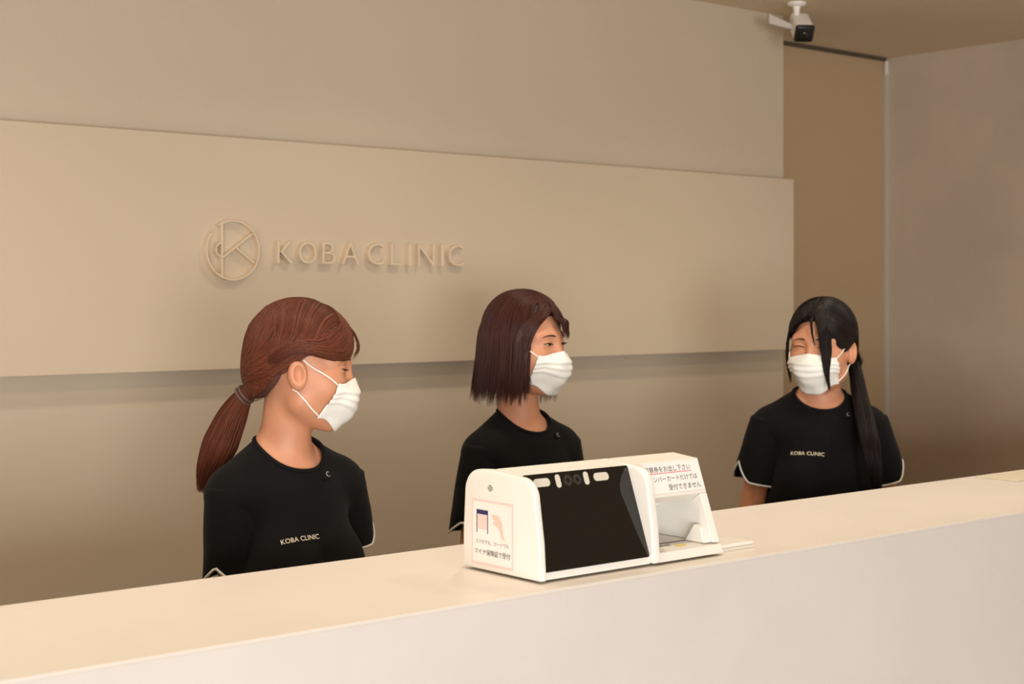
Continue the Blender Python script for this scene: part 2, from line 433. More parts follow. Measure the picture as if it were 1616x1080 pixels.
# card bay
x0, x1 = 0.2545, W_
up_t = 0.094    # bay opening reaches up to this slant position
bay_top = [SF(0.1005), 0.1005]
hood = [tuple(SL0 + ST * 0.103), tuple(SL1), (0.118, 0.1612), (0.160, 0.150), (0.165, 0.112), tuple(SL0 + ST * 0.098 - SN * 0.02)]
bm = prism_bm(hood, 'x', x0, x1); bevel_sharp(bm, 0.0012); bm_link('bay_hood', bm, M_WHITE2, reader)
bm = prism_bm([(0.16, 0.150), (0.180, 0.12), (0.184, B0), (0.150, B0), (0.150, 0.1115)], 'x', x0, x1); bm_link('bay_back', bm, M_WHITE2, reader)
bm = prism_bm([(SF(B0) - 0.003, B0), (SF(0.02) - 0.003, 0.018), (0.03, 0.0205), (0.1495, 0.0205), (0.1495, B0)], 'x', x0, x1); bevel_sharp(bm, 0.001); bm_link('bay_floor', bm, M_WHITE2, reader)
rw = [tuple(SL0 + ST * 0.0165), tuple(SL0 + ST * 0.1025), tuple(SL0 + ST * 0.0975 - SN * 0.02), (0.1495, 0.111), (0.1495, 0.021)]
rw = [(max(y, 0.009), z) for y, z in rw]
rw[0] = (SF(0.0215), 0.0212)
bm = prism_bm(rw, 'x', W_ - 0.016, W_); bevel_sharp(bm, 0.001); bm_link('bay_side', bm, M_WHITE, reader)
# step inside the bay: sloped cheek in front of the right wall
bm = prism_bm([(0.016, 0.0212), (0.024, 0.046), (0.040, 0.050), (0.060, 0.0212)], 'x', W_ - 0.034, W_ - 0.0165); bevel_sharp(bm, 0.002); bm_link('card_guide', bm, M_WHITE, reader)
bm = prism_bm([(0.030, 0.0212), (0.052, 0.075), (0.085, 0.075), (0.085, 0.0212)], 'x', x0 + 0.0005, x0 + 0.010); bm_link('card_guide', bm, M_WHITE, reader)
box('bay_ledge', x0 + 0.011, W_ - 0.0165, 0.136, 0.1492, 0.070, 0.096, M_WHITE2, reader, 0.001)
box('card_slot', x0 + 0.02, W_ - 0.03, 0.060, 0.064, 0.0206, 0.0212, M_BLACK, reader)
for i, xx in enumerate((0.275, 0.291, 0.307)):
    box('floor_mark', xx, xx + 0.010, 0.040, 0.046, 0.0206, 0.0212, M_INKSOFT, reader)
box('floor_mark', 0.318, 0.342, 0.027, 0.034, 0.0206, 0.0213, M_YELLOW, reader)
# printed notice on the hood
lt0, lt1 = 0.109, SLL - 0.003
notice = slant_poly('notice', [(x0 + 0.001, lt0), (W_ - 0.0025, lt0), (W_ - 0.0025, lt1), (x0 + 0.001, lt1)], 0.0003, 0.0007, M_PAPER, reader)
def slant_text(s, x_right, t, size, m, parent, n=0.001, align='RIGHT'):
    me = text_mesh(s, size, 0.0, align); V, F = me_arrays(me)
    W = [slant(x_right + v[0], t + v[1], n) for v in V]
    return link_mesh('print', W, F, m, parent)
slant_text('診察券をお出し下さい', W_ - 0.0235, SLL - 0.0172, 0.0108, M_INK, notice)
slant_poly('print', [(W_ - 0.142, SLL - 0.0205), (W_ - 0.024, SLL - 0.0205), (W_ - 0.024, SLL - 0.0192), (W_ - 0.142, SLL - 0.0192)], 0.0007, 0.0010, M_REDLINE, notice)
slant_text('マイナンバーカードだけでは', W_ - 0.013, SLL - 0.0335, 0.0104, M_INK, notice)
slant_text('受付できません', W_ - 0.009, SLL - 0.0485, 0.0110, M_INK, notice)
# sticker on the left cheek (plane x = 0, outwards -x)
def side_poly(name, pts, n0, n1, m, parent):
    bm = prism_bm(pts, 'x', -n0, -n1); return bm_link(name, bm, m, parent)
sy0, sy1, sz0, sz1 = 0.062, 0.163, 0.012, 0.113
def frame_pieces(parent, y0, y1, z0, z1, w):
    for a in (((y0, z0), (y1, z0), (y1, z0 + w), (y0, z0 + w)), ((y0, z1 - w), (y1, z1 - w), (y1, z1), (y0, z1)),
              ((y0, z0 + w), (y0 + w, z0 + w), (y0 + w, z1 - w), (y0, z1 - w)), ((y1 - w, z0 + w), (y1, z0 + w), (y1, z1 - w), (y1 - w, z1 - w))):
        side_poly('sticker_border', list(a), 0.0004, 0.0007, M_PINK, parent)
sticker = side_poly('sticker', [(sy0, sz0), (sy1, sz0), (sy1, sz1), (sy0, sz1)], 0.0001, 0.0005, M_PAPER, reader)
frame_pieces(sticker, sy0, sy1, sz0, sz1, 0.0035)
# viewed from -x, the reader's back (large y) is on the left: u = sy1 - y
def uv(u, v): return (sy1 - u, sz0 + v)
def side_rect(u0, u1, v0, v1, m, n=0.0009, name='print'):
    side_poly(name, [uv(u0, v0), uv(u1, v0), uv(u1, v1), uv(u0, v1)], 0.0005, n, m, sticker)
side_rect(0.012, 0.040, 0.078, 0.085, M_NAVY)
side_rect(0.012, 0.0135, 0.049, 0.078, M_NAVY); side_rect(0.0385, 0.040, 0.049, 0.078, M_NAVY)
side_rect(0.0142, 0.0378, 0.055, 0.077, M_PEACH, 0.0008)
hand = [(0.050, 0.080), (0.066, 0.080), (0.074, 0.071), (0.078, 0.050), (0.083, 0.042), (0.073, 0.046), (0.066, 0.060), (0.052, 0.067), (0.057, 0.072), (0.050, 0.074)]
side_poly('print', [uv(u, v) for u, v in hand], 0.0005, 0.0009, M_HANDPRINT, sticker)
def side_text(s, u, v, size, m, parent, weight=0.0):
    me = text_mesh(s, size, 0.0, 'CENTER', weight=weight); V, F = me_arrays(me)
    W = [(-0.0010, uv(u + p[0], v + p[1])[0], uv(u + p[0], v + p[1])[1]) for p in V]
    return link_mesh('print', W, F, m, parent)
side_text('スマホでも、カードでも', 0.0505, 0.033, 0.0074, M_INKSOFT, sticker)
side_text('マイナ保険証で受付', 0.0505, 0.0165, 0.0098, M_INK, sticker)
for zz, ww in ((0.136, 0.007), (0.1335, 0.012), (0.131, 0.012), (0.1285, 0.007)):
    side_poly('speaker_slot', [(0.118 - ww / 2, zz - 0.0006), (0.118 + ww / 2, zz - 0.0006), (0.118 + ww / 2, zz + 0.0006), (0.118 - ww / 2, zz + 0.0006)], -0.0002, 0.0003, M_INK, left_cheek)
for fx in (0.03, W_ - 0.03):
    for fy in (0.025, 0.165):
        lathe('rubber_foot', [(0.008, 0.0), (0.008, 0.0045)], M_BLACK, reader, 14, (fx, fy, 0.0))
# thin white plastic tray beside the reader
t0_ = at_Z(1147, 873, CTZ); t1_ = at_Z(1184, 866, CTZ)
tr = empty('plastic_case', tuple((t0_ + t1_) / 2 * [1, 1, 0] + [0.0, 0.035, CTZ])); tag(tr, 'thin white plastic case lying on the counter against the right end of the card reader', 'case')
tw = (t1_[0] - t0_[0]) / 2 + 0.012
box('case_base', -tw, tw, -0.03, 0.03, 0.0, 0.0055, M_WHITE2, tr, 0.001)
box('case_lid', -tw + 0.0004, tw - 0.0004, -0.0296, 0.0296, 0.0058, 0.0118, M_WHITE2, tr, 0.0015)
# patterned mat at the far right end of the counter
ma = at_Z(1556, 754, CTZ); mbk = at_Z(1600, 742, CTZ)
mx0 = ma[0] - 0.02
cm = empty('paper_sheet', (mx0 + 0.2, CY1 - 0.075, CTZ)); tag(cm, 'pale greenish paper sheet lying on the far right end of the counter', 'paper')
bm = prism_bm([(-0.2, -0.055), (0.2, -0.055), (0.2, 0.055), (-0.2, 0.055)], 'z', 0.0005, 0.0022); bm_link('sheet', bm, mat('pale_green_paper', (226, 216, 190), 0.6), cm)
for k in range(4):
    box('sheet_line', -0.18, 0.18, -0.044 + k * 0.026, -0.038 + k * 0.026, 0.0022, 0.0026, mat('green_grey_print', (212, 203, 176), 0.6), cm)

# ------------------------------------------------------------------ implicit surfaces (smooth bodies)
def smin(a, b, k):
    h = np.clip(0.5 + 0.5 * (b - a) / k, 0, 1); return b + (a - b) * h - k * h * (1 - h)
def smax(a, b, k): return -smin(-a, -b, k)
def ell(x, y, z, c, r):
    px, py, pz = x - c[0], y - c[1], z - c[2]
    k0 = np.sqrt((px / r[0]) ** 2 + (py / r[1]) ** 2 + (pz / r[2]) ** 2)
    k1 = np.sqrt((px / r[0] ** 2) ** 2 + (py / r[1] ** 2) ** 2 + (pz / r[2] ** 2) ** 2) + 1e-9
    return k0 * (k0 - 1) / k1
def sph(x, y, z, c, r): return np.sqrt((x - c[0]) ** 2 + (y - c[1]) ** 2 + (z - c[2]) ** 2) - r
def cone(x, y, z, a, b, ra, rb):
    a = np.asarray(a, float); b = np.asarray(b, float); d = b - a; L2 = float(np.dot(d, d))
    t = np.clip(((x - a[0]) * d[0] + (y - a[1]) * d[1] + (z - a[2]) * d[2]) / L2, 0, 1)
    return np.sqrt((x - a[0] - t * d[0]) ** 2 + (y - a[1] - t * d[1]) ** 2 + (z - a[2] - t * d[2]) ** 2) - (ra + (rb - ra) * t)

def surface_nets(F, gx, gy, gz):
    s = F < 0
    c = np.zeros(tuple(n - 1 for n in F.shape), np.int8)
    for a in (0, 1):
        for b in (0, 1):
            for d in (0, 1):
                c += s[a:s.shape[0] - 1 + a, b:s.shape[1] - 1 + b, d:s.shape[2] - 1 + d]
    I, J, K = np.nonzero((c > 0) & (c < 8))
    idx = np.full(c.shape, -1, np.int32); idx[I, J, K] = np.arange(len(I))
    offs = [(a, b, d) for a in (0, 1) for b in (0, 1) for d in (0, 1)]
    val = {o: F[I + o[0], J + o[1], K + o[2]] for o in offs}
    pos = {o: np.stack([gx[I + o[0]], gy[J + o[1]], gz[K + o[2]]], 1) for o in offs}
    acc = np.zeros((len(I), 3)); cnt = np.zeros(len(I))
    for o in offs:
        for ax in range(3):
            if o[ax]: continue
            p = list(o); p[ax] = 1; p = tuple(p)
            v0, v1 = val[o], val[p]; m = (v0 < 0) != (v1 < 0)
            t = np.where(m, v0 / np.where(m, v0 - v1, 1), 0)
            acc += np.where(m[:, None], pos[o] + (pos[p] - pos[o]) * t[:, None], 0); cnt += m
    V = acc / cnt[:, None]
    Q = []
    for ax in range(3):
        b, d = (ax + 1) % 3, (ax + 2) % 3
        S = np.moveaxis(s, (ax, b, d), (0, 1, 2)); ID = np.moveaxis(idx, (ax, b, d), (0, 1, 2))
        m = S[:-1, 1:-1, 1:-1] != S[1:, 1:-1, 1:-1]
        i, j, k = np.nonzero(m); j += 1; k += 1
        q = np.stack([ID[i, j - 1, k - 1], ID[i, j, k - 1], ID[i, j, k], ID[i, j - 1, k]], 1)
        fl = ~S[i, j, k]; q[fl] = q[fl][:, ::-1]; Q.append(q)
    Q = np.concatenate(Q); Q = Q[(Q >= 0).all(1)]
    return V, Q
def grid1(lo, hi, step, fine=None, fstep=None):
    if fine is None: return np.arange(lo, hi + step, step)
    a = np.arange(lo, fine[0], step); b = np.arange(fine[0], fine[1], fstep); c = np.arange(fine[1], hi + step, step)
    return np.concatenate([a, b, c])
def laplace(V, Fq, it=2, lam=0.5):
    E = np.concatenate([np.stack([Fq[:, i], Fq[:, (i + 1) % Fq.shape[1]]], 1) for i in range(Fq.shape[1])])
    for _ in range(it):
        A = np.zeros_like(V); n = np.zeros(len(V))
        for a, b in ((0, 1), (1, 0)):
            np.add.at(A, E[:, a], V[E[:, b]]); np.add.at(n, E[:, a], 1)
        V = V + lam * (A / np.maximum(n, 1)[:, None] - V)
    return V
def clip_mesh(V, T, f):
    """keep the part of triangle mesh where f <= 0; clean cut edges"""
    V = list(map(tuple, V)); keep = f <= 0; out = T[keep[T].all(1)].tolist(); cache = {}
    def cut(a, b):
        k = (min(a, b), max(a, b))
        if k not in cache:
            t = f[a] / (f[a] - f[b]); pa, pb = V[a], V[b]
            cache[k] = len(V); V.append(tuple(pa[i] + (pb[i] - pa[i]) * t for i in range(3)))
        return cache[k]
    mix = T[keep[T].any(1) & ~keep[T].all(1)]
    for tri in mix:
        poly = []
        for i in range(3):
            a, b = int(tri[i]), int(tri[(i + 1) % 3])
            if keep[a]: poly.append(a)
            if keep[a] != keep[b]: poly.append(cut(a, b))
        for i in range(1, len(poly) - 1): out.append([poly[0], poly[i], poly[i + 1]])
    V = np.array(V); T = np.array(out, int)
    used = np.unique(T); mp_ = np.full(len(V), -1); mp_[used] = np.arange(len(used))
    return V[used], mp_[T]
def boundary_loops(T):
    cnt = {}
    for t in T:
        for i in range(3):
            a, b = int(t[i]), int(t[(i + 1) % 3]); k = (min(a, b), max(a, b)); cnt[k] = cnt.get(k, 0) + 1
    nb = {}
    for (a, b), c in cnt.items():
        if c == 1: nb.setdefault(a, []).append(b); nb.setdefault(b, []).append(a)
    loops = []; seen = set()
    for s0 in nb:
        if s0 in seen: continue
        lp = [s0]; seen.add(s0); cur = s0
        while True:
            nx = [v for v in nb[cur] if v not in seen]
            if not nx: break
            cur = nx[0]; seen.add(cur); lp.append(cur)
        loops.append(lp)
    return loops
def smooth_closed(P, it=6):
    P = np.array(P)
    for _ in range(it): P = 0.5 * P + 0.25 * (np.roll(P, 1, 0) + np.roll(P, -1, 0))
    return P

# ------------------------------------------------------------------ head
def head_sdf(x, y, z):
    ax = np.sqrt(x * x + 1e-6)
    d = ell(ax, y, z, (0, -0.018, 0.030), (0.0735, 0.091, 0.083))
    d = smin(d, ell(ax, y, z, (0, 0.020, -0.028), (0.060, 0.063, 0.082)), 0.03)
    d = smin(d, cone(ax, y, z, (0.044, 0.004, -0.062), (0.010, 0.064, -0.094), 0.021, 0.018), 0.03)
    d = smin(d, sph(ax, y, z, (0.034, 0.048, -0.026), 0.030), 0.03)
    d = smin(d, cone(ax, y, z, (0.004, 0.074, 0.028), (0.046, 0.056, 0.027), 0.010, 0.011), 0.02)
    d = smax(d, -ell(ax, y, z, (0.031, 0.098, 0.010), (0.020, 0.020, 0.014)), 0.014)
    d = smin(d, ell(ax, y, z, (0.031, 0.0655, 0.0085), (0.0165, 0.0140, 0.0110)), 0.006)
    d = smin(d, cone(ax, y, z, (0, 0.079, 0.016), (0, 0.0985, -0.033), 0.0065, 0.0095), 0.014)
    d = smin(d, sph(ax, y, z, (0.010, 0.089, -0.036), 0.0085), 0.010)
    d = smin(d, ell(ax, y, z, (0, 0.083, -0.060), (0.022, 0.010, 0.008)), 0.010)
    e = ell(ax, y * 0.97 + z * 0.25, z * 0.97 - y * 0.25, (0.0770, -0.010, -0.010), (0.0120, 0.0180, 0.0300))
    e = smax(e, -ell(ax, y * 0.97 + z * 0.25, z * 0.97 - y * 0.25, (0.0900, -0.0055, -0.008), (0.0140, 0.0110, 0.0190)), 0.0025)
    e = smin(e, ell(ax, y, z, (0.0735, 0.006, -0.016), (0.006, 0.004, 0.007)), 0.004)
    return smin(d, e, 0.006)
def hair_sdf(x, y, z):
    d = ell(x, y, z, (0, -0.0155, 0.038), (0.0830, 0.0995, 0.0920))
    return smin(d, ell(x, y, z, (0, -0.047, -0.018), (0.0700, 0.0640, 0.066)), 0.03)
def push_out(P, off, sdf=hair_sdf, it=3, two=0.0):
    P = np.array(P, float); shp = P.shape; Q = P.reshape(-1, 3)
    off = np.broadcast_to(off, shp[:-1]).reshape(-1); tw = np.broadcast_to(two, shp[:-1]).reshape(-1)
    for _ in range(it):
        s = sdf(Q[:, 0], Q[:, 1], Q[:, 2]); e = 1e-4
        g = np.stack([sdf(Q[:, 0] + e, Q[:, 1], Q[:, 2]) - s, sdf(Q[:, 0], Q[:, 1] + e, Q[:, 2]) - s, sdf(Q[:, 0], Q[:, 1], Q[:, 2] + e) - s], 1)
        g /= np.linalg.norm(g, axis=1)[:, None] + 1e-12
        df = off - s; Q = Q + g * np.where(df > 0, df, df * tw)[:, None]
    return Q.reshape(shp)

# strands -> one mesh of flattened tapered tubes
def cr_many(C, n):
    """C (N,M,3) control points -> (N,n,3) Catmull-Rom"""
    C = np.concatenate([2 * C[:, :1] - C[:, 1:2], C, 2 * C[:, -1:] - C[:, -2:-1]], 1)
    segs = C.shape[1] - 3; s = np.linspace(0, segs, n); i = np.minimum(s.astype(int), segs - 1); t = (s - i)[None, :, None]
    p0, p1, p2, p3 = C[:, i], C[:, i + 1], C[:, i + 2], C[:, i + 3]
    return 0.5 * (2 * p1 + (p2 - p0) * t + (2 * p0 - 5 * p1 + 4 * p2 - p3) * t * t + (3 * p1 - p0 - 3 * p2 + p3) * t ** 3)
def strands_mesh(P, width, thick, center, taper=0.35):
    N, n, _ = P.shape
    T = np.gradient(P, axis=1); T /= np.linalg.norm(T, axis=2)[..., None] + 1e-12
    R = P - np.asarray(center); R -= T * (R * T).sum(2)[..., None]; R /= np.linalg.norm(R, axis=2)[..., None] + 1e-12
    S = np.cross(T, R)
    u = np.linspace(0, 1, n); prof = np.minimum(1, np.minimum(u / 0.08 + 0.3, 1)) * np.where(u > 1 - taper, np.maximum(0.12, (1 - u) / taper), 1)
    w = (np.asarray(width) * np.ones(N))[:, None, None] * prof[None, :, None] * 0.5
    t = (np.asarray(thick) * np.ones(N))[:, None, None] * prof[None, :, None] * 0.5
    ring = np.stack([P + S * w, P + R * t, P - S * w, P - R * t], 2)          # N,n,4,3
    V = ring.reshape(-1, 3)
    base = (np.arange(N)[:, None, None] * n + np.arange(n - 1)[None, :, None]) * 4 + np.arange(4)[None, None, :]
    nxt = (np.arange(N)[:, None, None] * n + np.arange(n - 1)[None, :, None]) * 4 + (np.arange(4)[None, None, :] + 1) % 4
    F = np.stack([base, base + 4, nxt + 4, nxt], -1).reshape(-1, 4)
    return V, F

M_SKIN = mat('skin', (206, 144, 110), 0.5, sub=0.12, mottle=0.03, mscale=30)
M_SCRUB = mat('black_tunic_cloth', (11, 10, 10), 0.85, bump=0.25, bscale=28, sheen=0.03, spec=0.15)
M_SCRUB2 = mat('black_rib_cloth', (16, 15, 16), 0.9, spec=0.2)
M_PANTS = mat('black_trouser_cloth', (20, 19, 20), 0.9, spec=0.2)
M_SHOE = mat('white_shoe_leather', (225, 222, 216), 0.5)
M_PIPE = mat('pale_piping', (205, 200, 192), 0.7)
M_MASK = mat('white_mask_fabric', (240, 238, 230), 0.85, bump=0.06, bscale=300, sub=0.05)
M_LOOP = mat('white_elastic', (244, 240, 232), 0.8)
M_STITCH = mat('embroidery_thread', (216, 204, 178), 0.7)
M_SCLERA = mat('eye_white', (196, 178, 166), 0.25)
M_IRIS = mat('eye_dark', (26, 16, 12), 0.12)
M_LASH = mat('eyelash', (22, 14, 12), 0.7)
M_SNAP = mat('snap_metal', (170, 168, 166), 0.3, metal=0.8)

def rot(axis, deg): return np.array(Matrix.Rotation(math.radians(deg), 3, axis))

def tri_of(Q): return np.concatenate([Q[:, [0, 1, 2]], Q[:, [0, 2, 3]]])

def person(label, head_px, head_yaw, head_pitch, head_roll, body_yaw, head_off, zs, arms, hair_rgb, brow_rgb, style, text_px=None, snap_px=None, eye='open', sx=0.126, bust=1.0, sleeve_L=0.16, notch=(0.0, 0.0), mask_scale=1.0, neck_r=0.041, hs=0.95, neck_z=0.10):
    hw = at_d(*head_px)                                     # head centre in the world
    def heading(yaw):
        y = math.radians(yaw); d = -math.cos(y) * FW + math.sin(y) * RT
        return math.atan2(d[1], d[0]) - math.pi / 2
    rb, rh = heading(body_yaw), heading(head_yaw)
    Rb = rot('Z', math.degrees(rb))
    org = hw - Rb @ np.array([head_off[0], head_off[1], 0]); org[2] = 0
    root = empty('person', tuple(org), rb); tag(root, label, 'person')
    hc = np.array([head_off[0], head_off[1], hw[2]])        # head centre, body-local
    Rh = rot('Z', math.degrees(rh - rb)) @ rot('Y', head_roll) @ rot('X', -head_pitch)
    h2b = lambda P: (np.asarray(P) * hs) @ Rh.T + hc
    w2b = lambda P: (np.asarray(P) - org) @ Rb
    w2h = lambda P: ((w2b(P) - hc) @ Rh) / hs
    # joints
    Sh = {s: np.array([s * sx, -0.005, zs]) for s in (1, -1)}
    El = {s: Sh[s] + np.array(arms[s][0]) for s in (1, -1)}
    Wr = {s: El[s] + np.array(arms[s][1]) for s in (1, -1)}
    def torso(x, y, z, o=0.0):
        ax = np.abs(x)
        d = ell(x, y, z, (0, -0.006, zs - 0.13), (0.118 + o, 0.090 + o, 0.19 + o))
        d = smin(d, cone(x, y, z, (-0.078, -0.012, zs - 0.008), (0.078, -0.012, zs - 0.008), 0.042 + o, 0.042 + o), 0.05)
        d = smin(d, ell(ax, y, z, (0.056, 0.054 + 0.006 * bust, zs - 0.150), (0.054 + o, 0.042 * bust + o, 0.056 + o)), 0.045)
        d = smin(d, ell(x, y, z, (0, 0, zs - 0.30), (0.106 + o, 0.082 + o, 0.16 + o)), 0.05)
        d = smin(d, ell(x, y, z, (0, -0.012, zs - 0.43), (0.142 + o, 0.106 + o, 0.14 + o)), 0.05)
        d = smin(d, cone(ax, y, z, (0.018, -0.026, zs + 0.066), (sx - 0.020, -0.012, zs + 0.002), 0.027 + o, 0.030 + o), 0.035)
        d = smin(d, sph(ax, y, z, (sx, -0.006, zs - 0.012), 0.0380 + o), 0.03)
        return d
    # ---------------- body, one continuous skin
    gx = grid1(-0.36, 0.36, 0.0075, (hc[0] - 0.105, hc[0] + 0.105), 0.0032)
    gy = grid1(-0.21, 0.36, 0.0075, (hc[1] - 0.115, hc[1] + 0.115), 0.0032)
    gz = grid1(-0.02, hc[2] + 0.14, 0.0085, (hc[2] - 0.135, hc[2] + 0.125), 0.0032)
    X, Y, Z = gx[:, None, None].astype(np.float32), gy[None, :, None].astype(np.float32), gz[None, None, :].astype(np.float32)
    F = np.full((len(gx), len(gy), len(gz)), 1.0, np.float32)
    def add(fn, lo, hi, k, m=0.07):
        i0, i1 = np.searchsorted(gx, lo[0] - m), np.searchsorted(gx, hi[0] + m)
        j0, j1 = np.searchsorted(gy, lo[1] - m), np.searchsorted(gy, hi[1] + m)
        k0, k1 = np.searchsorted(gz, lo[2] - m), np.searchsorted(gz, hi[2] + m)
        sl = (slice(i0, i1), slice(j0, j1), slice(k0, k1))
        F[sl] = smin(F[sl], fn(X[i0:i1], Y[:, j0:j1], Z[:, :, k0:k1]), k)
    def addcone(a, b, ra, rb_, k):
        a, b = np.array(a, float), np.array(b, float)
        add(lambda x, y, z: cone(x, y, z, a, b, ra, rb_), np.minimum(a, b) - max(ra, rb_), np.maximum(a, b) + max(ra, rb_), k)
    add(lambda x, y, z: torso(x, y, z), (-0.22, -0.15, zs - 0.6), (0.22, 0.15, zs + 0.12), 0.001)
    def headf(x, y, z):
        px, py, pz = x - hc[0], y - hc[1], z - hc[2]
        return hs * head_sdf(*((px * Rh[0, i] + py * Rh[1, i] + pz * Rh[2, i]) / hs for i in range(3)))
    nb_, nt_ = np.array([0, -0.022, zs + 0.02]), h2b([0, -0.022, -0.045])
    addcone(nb_, nt_, neck_r + 0.007, neck_r, 0.03)
    ft = h2b([0, 0.028, -0.075])
    addcone([0, 0.008, zs + 0.005], ft * 0.22 + nt_ * 0.78, 0.026, 0.024, 0.025)
    add(headf, hc - 0.14, hc + 0.14, 0.013)
    for s in (1, -1):
        # collar bones
        addcone([s * 0.018, 0.036, zs + 0.018], [s * 0.095, 0.006, zs + 0.028], 0.008, 0.007, 0.02)
        addcone(Sh[s] + np.array([-s * 0.004, 0, -0.026]), El[s], 0.034, 0.033, 0.015)
        addcone(El[s], Wr[s], 0.033, 0.022, 0.02)
        fd = Wr[s] - El[s]; fd /= np.linalg.norm(fd); sd = np.cross(fd, [0, 0, 1.0]); sd /= np.linalg.norm(sd); dn = np.cross(sd, fd)
        pc = Wr[s] + fd * 0.05
        addcone(Wr[s] + fd * 0.02 + sd * 0.010, pc + fd * 0.035 + sd * 0.022, 0.016, 0.013, 0.012)
        addcone(Wr[s] + fd * 0.02 - sd * 0.010, pc + fd * 0.035 - sd * 0.022, 0.016, 0.013, 0.012)
        for q_, (off, ln) in enumerate(((0.030, 0.060), (0.010, 0.070), (-0.011, 0.066), (-0.031, 0.052))):
            a = pc + fd * 0.032 + sd * off; b = a + fd * ln * 0.55 - dn * 0.006; c = b + fd * ln * 0.35 - dn * 0.02
            addcone(a, b, 0.0095, 0.0088, 0.004); addcone(b, c, 0.0088, 0.0078, 0.004)
        th = -s
        a = Wr[s] + fd * 0.03 + sd * th * 0.02; b = a + fd * 0.035 + sd * th * 0.025 - dn * .01; c = b + fd * 0.03 + sd * th * 0.006 - dn * .01
        addcone(a, b, 0.014, 0.010, 0.008); addcone(b, c, 0.010, 0.0085, 0.004)
        hip = np.array([s * 0.078, -0.01, zs - 0.44]); kn = np.array([s * 0.085, 0.0, 0.44]); an = np.array([s * 0.085, -0.025, 0.085])
        addcone(hip, kn, 0.082, 0.052, 0.04); addcone(kn, an, 0.050, 0.034, 0.03)
        addcone(an, an + np.array([0, 0.01, -0.05]), 0.034, 0.034, 0.02); addcone(an + np.array([0, -0.01, -0.052]), an + np.array([0, 0.14, -0.058]), 0.030, 0.024, 0.02)
    V, Q = surface_nets(F, gx, gy, gz)
    V = laplace(V, Q, 1, 0.4)
    body = fast_mesh('body', V, Q, M_SKIN, root)
    bvh = BVHTree.FromPolygons(V.tolist(), Q.tolist())
    def cast(p, d):
        h = bvh.ray_cast(Vector(p), Vector(d)); return None if h[0] is None else (np.array(h[0]), np.array(h[1]))
    # ---------------- tunic
    g1, g2, g3 = np.arange(-0.25, 0.251, 0.006), np.arange(-0.17, 0.181, 0.006), np.arange(0.70, zs + 0.13, 0.006)
    x, y, z = g1[:, None, None], g2[None, :, None], g3[None, None, :]
    G = torso(x, y, z, 0.008)
    colm = (np.sqrt((x / 0.138) ** 2 + ((y - 0.004) / 0.106) ** 2) - 1) * 0.12 + 0 * z
    colm = smax(colm, z - (zs - 0.15) + 0 * x, 0.10)
    G = smin(G, colm, 0.05)
    # soft folds
    G = G + 0.0022 * np.sin(x * 55 + z * 38 + 3 * np.sin(z * 17)) * np.sin(y * 30 + z * 21) * np.clip((zs - 0.05 - z) / 0.1, 0, 1)
    TV, TQ = surface_nets(G, g1, g2, g3); TV = laplace(TV, TQ, 2, 0.5); TT = tri_of(TQ)
    ncx = 0.0; ncy = 0.016; ncz = zs + neck_z
    f = 1 - np.sqrt(((TV[:, 0] - ncx) / 0.072) ** 2 + ((TV[:, 1] - ncy) / 0.076) ** 2 + ((TV[:, 2] - ncz) / 0.076) ** 2)
    TV, TT = clip_mesh(TV, TT, f)
    TV, TT = clip_mesh(TV, TT, 0.735 - TV[:, 2])
    top = fast_mesh('scrub_top', TV, TT, M_SCRUB, root)
    md = top.modifiers.new('thickness', 'SOLIDIFY'); md.thickness = 0.003; md.offset = -1
    tbvh = BVHTree.FromPolygons(TV.tolist(), TT.tolist())
    for lp in boundary_loops(TT):
        P = TV[lp]
        if P[:, 2].mean() > zs - 0.1 and len(lp) > 20:
            tube_obj('collar', smooth_closed(P), 0.0042, M_SCRUB2, top, 8, True)
    for s in (1, -1):
        ad = El[s] - Sh[s]; ad /= np.linalg.norm(ad)
        u = np.cross(ad, [0, 1.0, 0]); u /= np.linalg.norm(u)
        if u[0] * s < 0: u = -u                        # outwards
        v = np.array([0, 1.0, 0]); v = v - ad * np.dot(v, ad); v /= np.linalg.norm(v)   # forwards
        na, nr = 48, 26; SV = []; hem = []
        for i in range(nr):
            tt = i / (nr - 1)
            for k in range(na):
                a = 2 * math.pi * k / na
                da = abs((a - math.radians(notch[1]) + math.pi) % (2 * math.pi) - math.pi)
                L = (sleeve_L if np.isscalar(sleeve_L) else sleeve_L[s]) - notch[0] * max(0.0, 1 - da / 0.85) ** 1.2
                t = -0.012 + (L + 0.012) * tt
                r = 0.0450 + 0.0115 * min(1, t / 0.15 if t > 0 else 0) ** 0.8
                rr = r * (1 + 0.02 * math.sin(3 * a + 9 * tt) * tt) * (1 - (0.10 if tt < 0.04 else 0))
                p = Sh[s] + ad * t + (u * math.cos(a) + v * math.sin(a) * 0.98) * rr + u * 0.004 * tt
                SV.append(p)
                if i == nr - 1: hem.append(p)
        SF_ = [(i * na + k, i * na + (k + 1) % na, (i + 1) * na + (k + 1) % na, (i + 1) * na + k) for i in range(nr - 1) for k in range(na)]
        bm = bmesh.new(); vs = [bm.verts.new(p) for p in SV]
        for q_ in SF_: bm.faces.new([vs[i] for i in q_])
        sl = bm_link('sleeve', bm, M_SCRUB, top, True)
        md = sl.modifiers.new('thickness', 'SOLIDIFY'); md.thickness = 0.003; md.offset = -1
        tube_obj('sleeve_piping', np.array(hem), 0.0026, M_PIPE, top, 8, True)
    # ---------------- trousers and shoes
    g1, g2, g3 = np.arange(-0.24, 0.241, 0.010), np.arange(-0.17, 0.171, 0.010), np.arange(0.03, 0.93, 0.012)
    x, y, z = g1[:, None, None], g2[None, :, None], g3[None, None, :]
    G = ell(x, y, z, (0, -0.012, zs - 0.43), (0.158, 0.113, 0.15))
